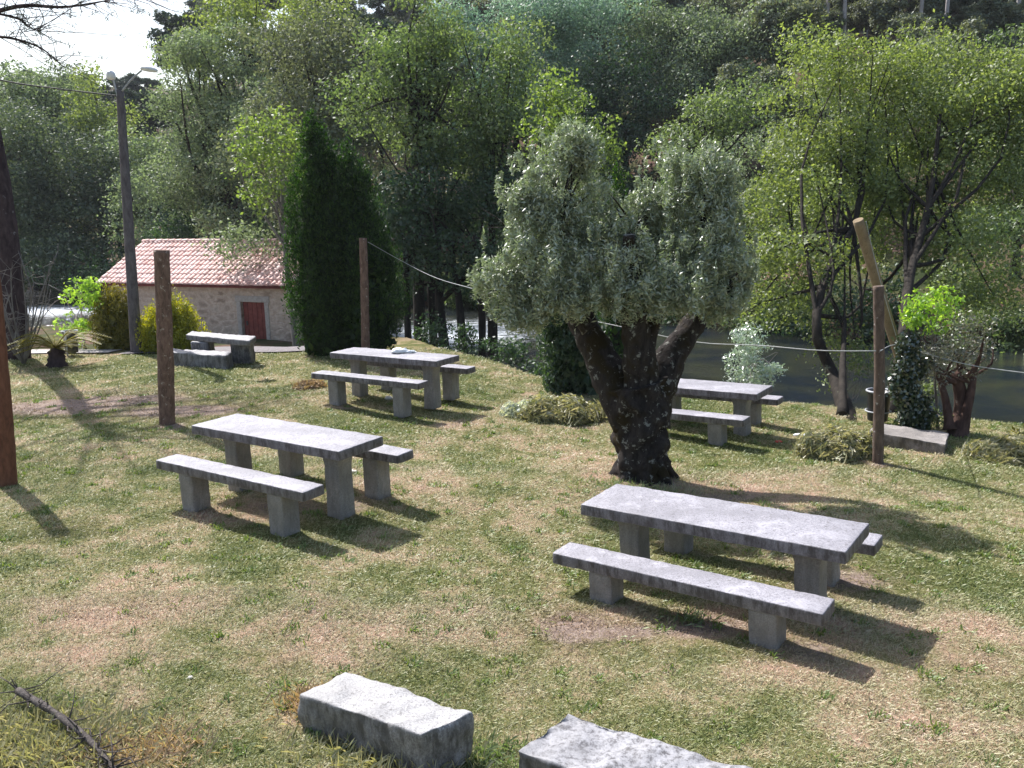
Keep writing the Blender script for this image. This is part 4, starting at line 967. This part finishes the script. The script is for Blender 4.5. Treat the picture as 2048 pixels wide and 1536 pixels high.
# roof of overlapping curved tiles
rf = Geo(); slope_len = math.hypot(D/2+.35, rise*(D/2+.35)/(D/2)); ang = math.atan2(rise, D/2)
tw = .23; tl = .34; ncol = int((Lh+.7)/tw); nrow = int(slope_len/tl)+1; rr_ = random.Random(4)
for side in (0, 1):
    for r in range(nrow):
        for c in range(ncol):
            x0 = -.35+c*tw+rr_.uniform(-.014, .014); s0 = r*tl; s1 = min(s0+tl+.05, slope_len+.05); lift = rr_.uniform(0, .022)
            vs = []
            for s_, lf in ((s0, .055), (s1, .012)):
                for k in range(6):
                    a = k/5; xx = x0+a*tw*1.04; zz = .055*math.sin(math.pi*a)**1.0-.012*(a in (0., 1.))
                    yy = -.35+s_*math.cos(ang); z3 = Hh-.35*math.tan(ang)+s_*math.sin(ang)+zz+lf+lift
                    vs.append((xx, yy if side == 0 else D-yy, z3))
            rf.add(vs, [(k, k+1, k+7, k+6) if side == 0 else (k, k+6, k+7, k+1) for k in range(5)]+([tuple(range(5, -1, -1))] if side == 0 else [tuple(range(6))]))
# ridge tiles
for c in range(int((Lh+.7)/.36)):
    x0 = -.35+c*.36; vs = []
    for xx, lf in ((x0, .0), (x0+.40, .025)):
        for k in range(7):
            a = math.pi*k/6; vs.append((xx, D/2-.13*math.cos(a), Hh+rise+.02+lf+.10*math.sin(a)))
    rf.add(vs, [(k, k+1, k+8, k+7) for k in range(6)])
roof = rf.obj('roof', M['tile'], h, False)
G = Geo(); G.add(*box(-.32, Lh+.32, -.33, -.29, Hh-.26, Hh-.17, .01)); G.obj('eave_board', M['door'], h, False)
# roof deck under the tiles (real boards, thin solid)
G = Geo()
for sg in (0, 1):
    q = [(-.34, -.33, Hh-.33*math.tan(ang)), (Lh+.34, -.33, Hh-.33*math.tan(ang)), (Lh+.34, D/2, Hh+rise), (-.34, D/2, Hh+rise)]
    if sg: q = [(a, D-b_, c) for a, b_, c in q]
    v = np.array(q+[(a, b_, c-.05) for a, b_, c in q]); G.add(v, [(0, 1, 2, 3), (7, 6, 5, 4), (0, 4, 5, 1), (1, 5, 6, 2), (2, 6, 7, 3), (3, 7, 4, 0)])
G.obj('roof_deck', M['door'], h, False)

# ------------------------------------------------------------------ rustic stone table and stones
sb = onground(490, 734); Ys = sb[1]
def corner(px, py, z, Y0=None):
    # point at height z seen at pixel
    dd = FW+(px-1024)/F*RI+(768-py)/F*UP; k = (z-CZ)/dd[2]; return dd*k+np.array([0, 0, CZ])
e = empty('stone_table', sb, 'rustic granite slab table in front of the stone house', 'table')
def slab(corners, th, seed, amp=.02, r=.03, res=.07, irregular=.0):
    """four top corners (world, ccw) -> rough slab vertices"""
    c = [np.array(q) for q in corners]; ex = (c[1]-c[0]+c[2]-c[3])/2; ey = (c[3]-c[0]+c[2]-c[1])/2; lx = np.linalg.norm(ex); ly = np.linalg.norm(ey)
    V, Fs = rbox(lx, ly, th, r, amp, 3.5, seed, res)
    out = []
    for v in V:
        a = v[0]/lx+.5; b_ = v[1]/ly+.5; p = (c[0]*(1-a)+c[1]*a)*(1-b_)+(c[3]*(1-a)+c[2]*a)*b_; out.append(p+np.array([0, 0, v[2]-th/2]))
    return np.array(out), Fs
zt = gz(sb[0], sb[1])+.74
zt = at(512, 678, Ys+.1)[2]
ct = [corner(371, 669, zt), corner(500, 681, zt), corner(513, 672, zt), corner(384, 662, zt)]
cm = sum(ct)/4
V, Fs = slab(ct, .13, 11, .02, .035, .06); G = Geo(); G.add(V-sb, Fs); G.obj('tabletop', M['granite'], e)
for px0, px1, y in ((388, 425, 0.1), (466, 505, -.1)):
    a = at((px0+px1)/2, 700, cm[1]+y); V, Fs = rbox((px1-px0)*cm[1]/F, .36, zt-.13-gz(a[0], a[1])+.12, .04, .025, 5, px0, .06, None, (0, 0, 0))
    hh = zt-.13-.002-(zt-.13-gz(a[0], a[1])+.12)/2; G = Geo(); G.add(V+np.array([a[0]-sb[0], a[1]-sb[1], hh-sb[2]]), Fs); G.obj('leg', M['granite'], e)
bb = onground(455, 736); zt2 = at(460, 708, bb[1])[2]
c4 = [corner(330, 703, zt2), corner(452, 711, zt2), corner(466, 703, zt2), corner(340, 695, zt2)]
V, Fs = slab(c4, zt2-gz(bb[0], bb[1])+.08, 12, .035, .05, .06)
o = Geo().add(V-bb, Fs).obj('stone_bench', M['granite'], None, True, bb); tag(o, 'long rough granite block bench beside the rustic stone table', 'bench')
# foreground blocks
def block(label, cs, z, th, mat, seed, amp=.02):
    c = [corner(px, py, z+dz) for px, py, dz in cs]; o0 = sum(c)/4; V, Fs = slab(c, th, seed, amp, .016, .03); base = np.array([o0[0], o0[1], gz(o0[0], o0[1])])
    o = Geo().add(V-base, Fs).obj('granite_block', mat, None, True, base); tag(o, label, 'stone block', None); return o
block('pale sunlit granite block lying in the foreground grass', [(598, 1388, -.03), (842, 1468, 0), (944, 1424, 0), (690, 1340, -.02)], .30, .30, M['granite_pale'], 21, .03)
block('grey speckled granite block cut by the bottom edge of the photo', [(1032, 1500, 0), (1440, 1640, 0), (1560, 1560, 0), (1135, 1420, 0)], .36, .36, M['granite_mottled'], 22, .03)
block('low rounded granite kerb block behind the dark wooden post', [(1740, 862, 0), (1892, 888, 0), (1898, 866, 0), (1752, 846, 0)], gz(5.9, 11.2)+.17, .3, M['kerb'], 23, .02)

# ------------------------------------------------------------------ litter bins
def bin_(label, px, pyb, w_, h_, Yoff=0., group='litter bins'):
    b = onground(px, pyb); b[1] += Yoff; b[2] = gz(b[0], b[1]); e = empty('litter_bin', b, label, 'litter bin', group); r = w_*b[1]/F/2; hh = h_*b[1]/F
    prof = [(r*.82, .08), (r*.86, .1), (r*.96, hh*.9), (r, hh*.92), (r*1.02, hh*.97), (r*.8, hh*.985), (r*.78, hh*.7)]
    V = []; Fs = []; sg = 24
    for (rr2, zz) in prof:
        for k in range(sg): a = 2*math.pi*k/sg; V.append((rr2*math.cos(a), rr2*math.sin(a), zz))
    for i in range(len(prof)-1):
        for k in range(sg): Fs.append((i*sg+k, i*sg+(k+1) % sg, (i+1)*sg+(k+1) % sg, (i+1)*sg+k))
    Fs.append(tuple(range(sg))[::-1]); Fs.append(tuple((len(prof)-1)*sg+k for k in range(sg)))
    Geo().add(np.array(V), Fs).obj('body', M['black'], e, True)
    a = np.linspace(0, 2*math.pi, 33); G = Geo(); G.add(*tube([(1.06*r*math.cos(t), 1.06*r*math.sin(t), hh) for t in a], .017, 8, cap=False)); G.obj('rim', M['grey_metal'], e)
    G = Geo(); G.add(*tube([(1.05*r*math.cos(t), 1.05*r*math.sin(t), hh*.42) for t in a], .012, 6, cap=False)); G.obj('band', M['grey_metal'], e)
    G = Geo(); G.add(*tube([(-r*.1, -r*1.12, -.1), (-r*.1, -r*1.12, hh)], .022, 8)); G.obj('stand', M['grey_metal'], e)
bin_('black litter bin with grey rim behind the dark wooden post', 1754, 850, 46, 72)
bin_('small dark bin between the palm and the olive-gold thuja', 170, 706, 28, 50, -.6)

# ------------------------------------------------------------------ palm
rng = np.random.RandomState(7); b = onground(115, 733); e = empty('cycad_palm', b, 'small palm with a stubby trunk and arching yellowish fronds at the left', 'palm')
G = Geo(); G.add(*tube(smooth_path([(0, 0, -.1), (0, 0, .2), (.02, 0, .42)], 12), [.20, .21, .21, .19, .18, .17, .16, .15, .15, .14, .12, .08], 14, .5, 3, True, 14)); G.obj('trunk', M['pine_bark'], e)
for k in range(32):
    a = 2*math.pi*k/16+rng.uniform(-.12, .12); ln = rng.uniform(.75, 1.25); el = rng.uniform(-.1, 1.15)
    d = np.array([math.cos(a), math.sin(a)*.9, 0]); p0 = np.array([0, 0, .42]); p1 = p0+d*ln*.45+np.array([0, 0, ln*.42*math.sin(el)]); p2 = p0+d*ln*.95+np.array([0, 0, ln*(.42*math.sin(el)-.12)])
    P = smooth_path([p0, p1, p2], 12); Vt, Ft = tube(P, np.linspace(.012, .004, 12), 5); G = Geo(); G.add(Vt, Ft)
    side = np.array([-d[1], d[0], 0])
    for j in np.linspace(.12, .98, 26):
        i = j*11; q = P[int(i)]*(1-(i % 1))+P[min(11, int(i)+1)]*(i % 1); l2 = .17*math.sin(math.pi*(.15+.8*j))
        for s in (-1, 1):
            tip = q+side*s*l2*.9+d*l2*.55+np.array([0, 0, l2*.25]); wv = d*.012; G.add(np.array([q-wv, q+wv, tip]), [(0, 1, 2)])
    G.obj('frond', GREEN['palm'], e, False)

# ------------------------------------------------------------------ heaps of cut grass, prunings, litter
def heap(label, px, py, wpx, hpx, mat, n, seed, name='grass_heap', cat='grass heap', ln=.16, wd=.006, group='heaps of cut grass'):
    rng = np.random.RandomState(seed); b = onground(px, py); r = wpx*b[1]/F/2; hh = hpx*b[1]/F*.85
    root = empty(name, b, label, cat, group)
    V, Fs = lump(r*.85, r*.55, hh*.75, .5, seed, 16); G = Geo(); G.add(V*np.array([1, 1, 1])+np.array([0, 0, 0]), Fs); G.obj('core', mat, root)
    d = rng.normal(size=(n, 3)); d[:, 2] = abs(d[:, 2]); d /= np.linalg.norm(d, axis=1)[:, None]
    ir = 1+.16*np.sin(4*np.arctan2(d[:, 1], d[:, 0])+seed)+.12*np.sin(9*d[:, 0]+seed)+.14*rng.normal(size=n)
    P = d*np.array([r, r*.65, hh*.9])*ir[:, None]; P[:, 2] = np.maximum(P[:, 2], .01)
    T = rng.normal(size=(n, 3)); T -= (T*d).sum(1)[:, None]*d*.75; T[:, 2] -= .15; T /= np.linalg.norm(T, axis=1)[:, None]
    S = np.cross(T, d+rng.normal(size=(n, 3))*.4); S /= np.linalg.norm(S, axis=1)[:, None]
    Ln = ln*rng.uniform(.4, 1.4, n)[:, None]; W_ = wd*rng.uniform(.7, 1.5, n)[:, None]
    V = np.stack([P-T*Ln/2-S*W_, P-T*Ln/2+S*W_, P+S*W_+d*.015, P+T*Ln/2-np.array([0, 0, .02])], 1).reshape(-1, 3); foliage_obj(V, mat, root, 'loose_stalks'); return root
heap('heap of cut grass left of the olive trunk', 1118, 838, 150, 46, M['hay'], 6500, 31)
heap('pale silvery prunings heaped against the cut grass left of the olive', 1050, 832, 85, 32, M['hay_white'], 2200, 32, 'pruning_heap', 'prunings', .09, .008, group=None)
heap('conical heap of cut grass left of the dark wooden post', 1672, 910, 130, 52, M['hay'], 6500, 33)
heap('broad heap of cut grass at the right edge of the lawn', 2035, 915, 150, 42, M['hay'], 6500, 34)
heap('tangle of dry twigs beside the bench near the cypress', 622, 776, 58, 14, M['straw'], 900, 35, 'twig_pile', 'twigs', .2, .006, group=None)
def litter(name, label, cat, px, py, dims, mat, seed):
    b = onground(px, py); V, Fs = lump(*dims, .35, seed, 8); o = Geo().add(V, Fs).obj(name, mat, None, True, b+np.array([0, 0, dims[2]*.55])); tag(o, label, cat)
litter('pebble', 'small white stone on the grass right of the left table', 'stone', 707, 946, (.05, .035, .025), M['stone_white'], 3)
litter('wrapper', 'crumpled red scrap on the grass near the right rear table', 'litter', 1557, 885, (.06, .035, .02), M['red'], 4)
litter('paper_scrap', 'torn white scrap on the grass left of the conical heap', 'litter', 1600, 871, (.10, .05, .02), M['white'], 5)
litter('pebble', 'small tan stone under the bench near the cypress', 'stone', 778, 799, (.07, .05, .04), M['stone_white'], 6)
litter('pebble', 'pale pebble in the bottom left grass', 'stone', 381, 1357, (.02, .015, .012), M['stone_white'], 7)
# river stones by the bank
rng = np.random.RandomState(9)
for i, (px, Yk, s) in enumerate([(1010, 18.6, .22), (1035, 18.3, .3), (985, 19, .18), (1060, 18.8, .2), (1120, 18.5, .2), (960, 20, .25), (1170, 18.8, .16)]):
    x = (px-1024)/F*Yk; V, Fs = lump(s, s*.8, s*.55, .35, i+2, 9); o = Geo().add(V, Fs).obj('river_rock', M['rock'], None, True, (x, Yk, max(gz(x, Yk), -1.55)+s*.2)); tag(o, 'grey rock at the water edge beyond the table with the bag', 'rock', 'rocks at the water edge')
# dry debris at the lower left: old branch and straw
b = onground(110, 1490); e = empty('fallen_branch', b, 'rotting grey branch with twigs in the bottom left corner', 'branch')
rng = np.random.RandomState(12)
def gp(px, py, dz=.03): q = onground(px, py); q[2] += dz; return q-b
P = smooth_path([gp(40, 1405, .08), gp(110, 1450, .09), gp(180, 1500, .07), gp(235, 1560, .05)], 18); G = Geo(); G.add(*tube(P, np.linspace(.026, .012, 18), 12, .35, 3, True, 14))
G.obj('limb', M['twig'], e)
G = Geo()
for k in range(50):
    s = P[rng.randint(0, 17)]; t = s+rng.normal(size=3)*np.array([.11, .09, .04])+np.array([0, 0, .03]); G.add(*tube([s, (s+t)/2+rng.normal(size=3)*.02, t], [.006, .004, .002], 5))
G.obj('twig', M['twig'], e)
def tuft(label, px, py, n, ln, mat, seed, spread=.12, name='grass_tuft', cat='grass tuft'):
    rng = np.random.RandomState(seed); b = onground(px, py); Q = rng.normal(size=(n, 2))*spread; z = ground(b[0]+Q[:, 0], b[1]+Q[:, 1])-b[2]
    B = np.stack([Q[:, 0], Q[:, 1]*.7, z], 1); a = rng.uniform(0, 6.28, n); t = rng.uniform(.3, 1.35, n); D_ = np.stack([np.cos(a)*np.cos(t), np.sin(a)*np.cos(t), np.sin(t)], 1)
    S = np.stack([-np.sin(a), np.cos(a), a*0], 1)*.004; l = ln*rng.uniform(.4, 1.2, n)[:, None]
    V = np.stack([B-S, B+S, B+D_*l*.6+S*.7, B+D_*l-np.array([0, 0, .15])*l], 1).reshape(-1, 3)
    o = mesh_obj(name, V, np.arange(n*4).reshape(-1, 4), mat, None, False, b); tag(o, label, cat, kind='stuff')
tuft('long grass tufts growing against the front of the pale granite block', 780, 1520, 1100, .14, M['hay'], 1, .24)
tuft('dry reddish grass at the left end of the pale granite block', 640, 1410, 900, .13, M['straw'], 2, .11)
tuft('green grass tuft between the two granite blocks', 985, 1505, 260, .10, GREEN['alder'], 3, .10)
tuft('tall unmown grass among the fallen branch at bottom left', 90, 1490, 2200, .13, M['hay'], 4, .26)
tuft('straw and dead stalks right of the fallen branch', 290, 1500, 700, .10, M['straw'], 5, .22)
tuft('green tuft under the front right bench', 1375, 1240, 160, .12, GREEN['alder'], 6, .10)
tuft('weeds around the foot of the olive trunk', 1240, 975, 500, .10, GREEN['alder'], 7, .28)
tuft('long grass on the right side of the olive trunk foot', 1340, 985, 400, .09, M['hay'], 8, .2)

# ------------------------------------------------------------------ air
HZ = 1
if HZ:
    v = np.array([(x, y, z) for x in (-320, 320) for y in (-70, 310) for z in (-12, 120)])
    m, nt, out = new_mat('haze'); pv = nt.nodes.new('ShaderNodeVolumePrincipled'); pv.inputs['Density'].default_value = .00025; pv.inputs['Color'].default_value = (.86, .9, 1., 1); pv.inputs['Anisotropy'].default_value = .2
    nt.links.new(pv.outputs[0], out.inputs['Volume'])
    o = mesh_obj('haze', v, [(0, 1, 3, 2), (4, 6, 7, 5), (0, 4, 5, 1), (2, 3, 7, 6), (0, 2, 6, 4), (1, 5, 7, 3)], m); tag(o, kind='stuff')
# ------------------------------------------------------------------ light, sky, camera
SUN_AZ, SUN_EL = R(129), R(50)      # direction towards the sun (math azimuth from +x)
sd = Vector((math.cos(SUN_AZ)*math.cos(SUN_EL), math.sin(SUN_AZ)*math.cos(SUN_EL), math.sin(SUN_EL)))
L_ = bpy.data.lights.new('sun', 'SUN'); L_.energy = 5.; L_.angle = R(.5); L_.color = (1, .975, .95)
so = bpy.data.objects.new('sun', L_); COL.objects.link(so); so.rotation_euler = sd.to_track_quat('Z', 'Y').to_euler(); so.location = (0, 0, 30)
wd = bpy.data.worlds.new('World'); SC.world = wd; wd.use_nodes = True; nt = wd.node_tree; nt.nodes.clear()
sky = nt.nodes.new('ShaderNodeTexSky'); sky.sky_type = 'NISHITA'; sky.sun_disc = False; sky.sun_elevation = SUN_EL; sky.sun_rotation = math.pi/2-SUN_AZ
sky.air_density = 1.2; sky.dust_density = 2.5; sky.ozone_density = 1.3
bg = nt.nodes.new('ShaderNodeBackground'); bg.inputs[1].default_value = .12; ow = nt.nodes.new('ShaderNodeOutputWorld')
nt.links.new(sky.outputs[0], bg.inputs[0]); nt.links.new(bg.outputs[0], ow.inputs[0])
cam = bpy.data.cameras.new('camera'); cam.sensor_width = 36; cam.lens = 36*F/2048; cam.clip_end = 2000; cam.clip_start = .05
co = bpy.data.objects.new('camera', cam); COL.objects.link(co); SC.camera = co
co.matrix_world = Matrix(((RI[0], UP[0], -FW[0], 0), (RI[1], UP[1], -FW[1], 0), (RI[2], UP[2], -FW[2], CZ), (0, 0, 0, 1)))
SC.view_settings.view_transform = 'Standard'; SC.view_settings.look = 'None'; SC.view_settings.exposure = .75; SC.view_settings.gamma = 1
SC.cycles.max_bounces = 6; SC.cycles.diffuse_bounces = 3; SC.cycles.glossy_bounces = 3; SC.cycles.transmission_bounces = 3; SC.cycles.transparent_max_bounces = 4
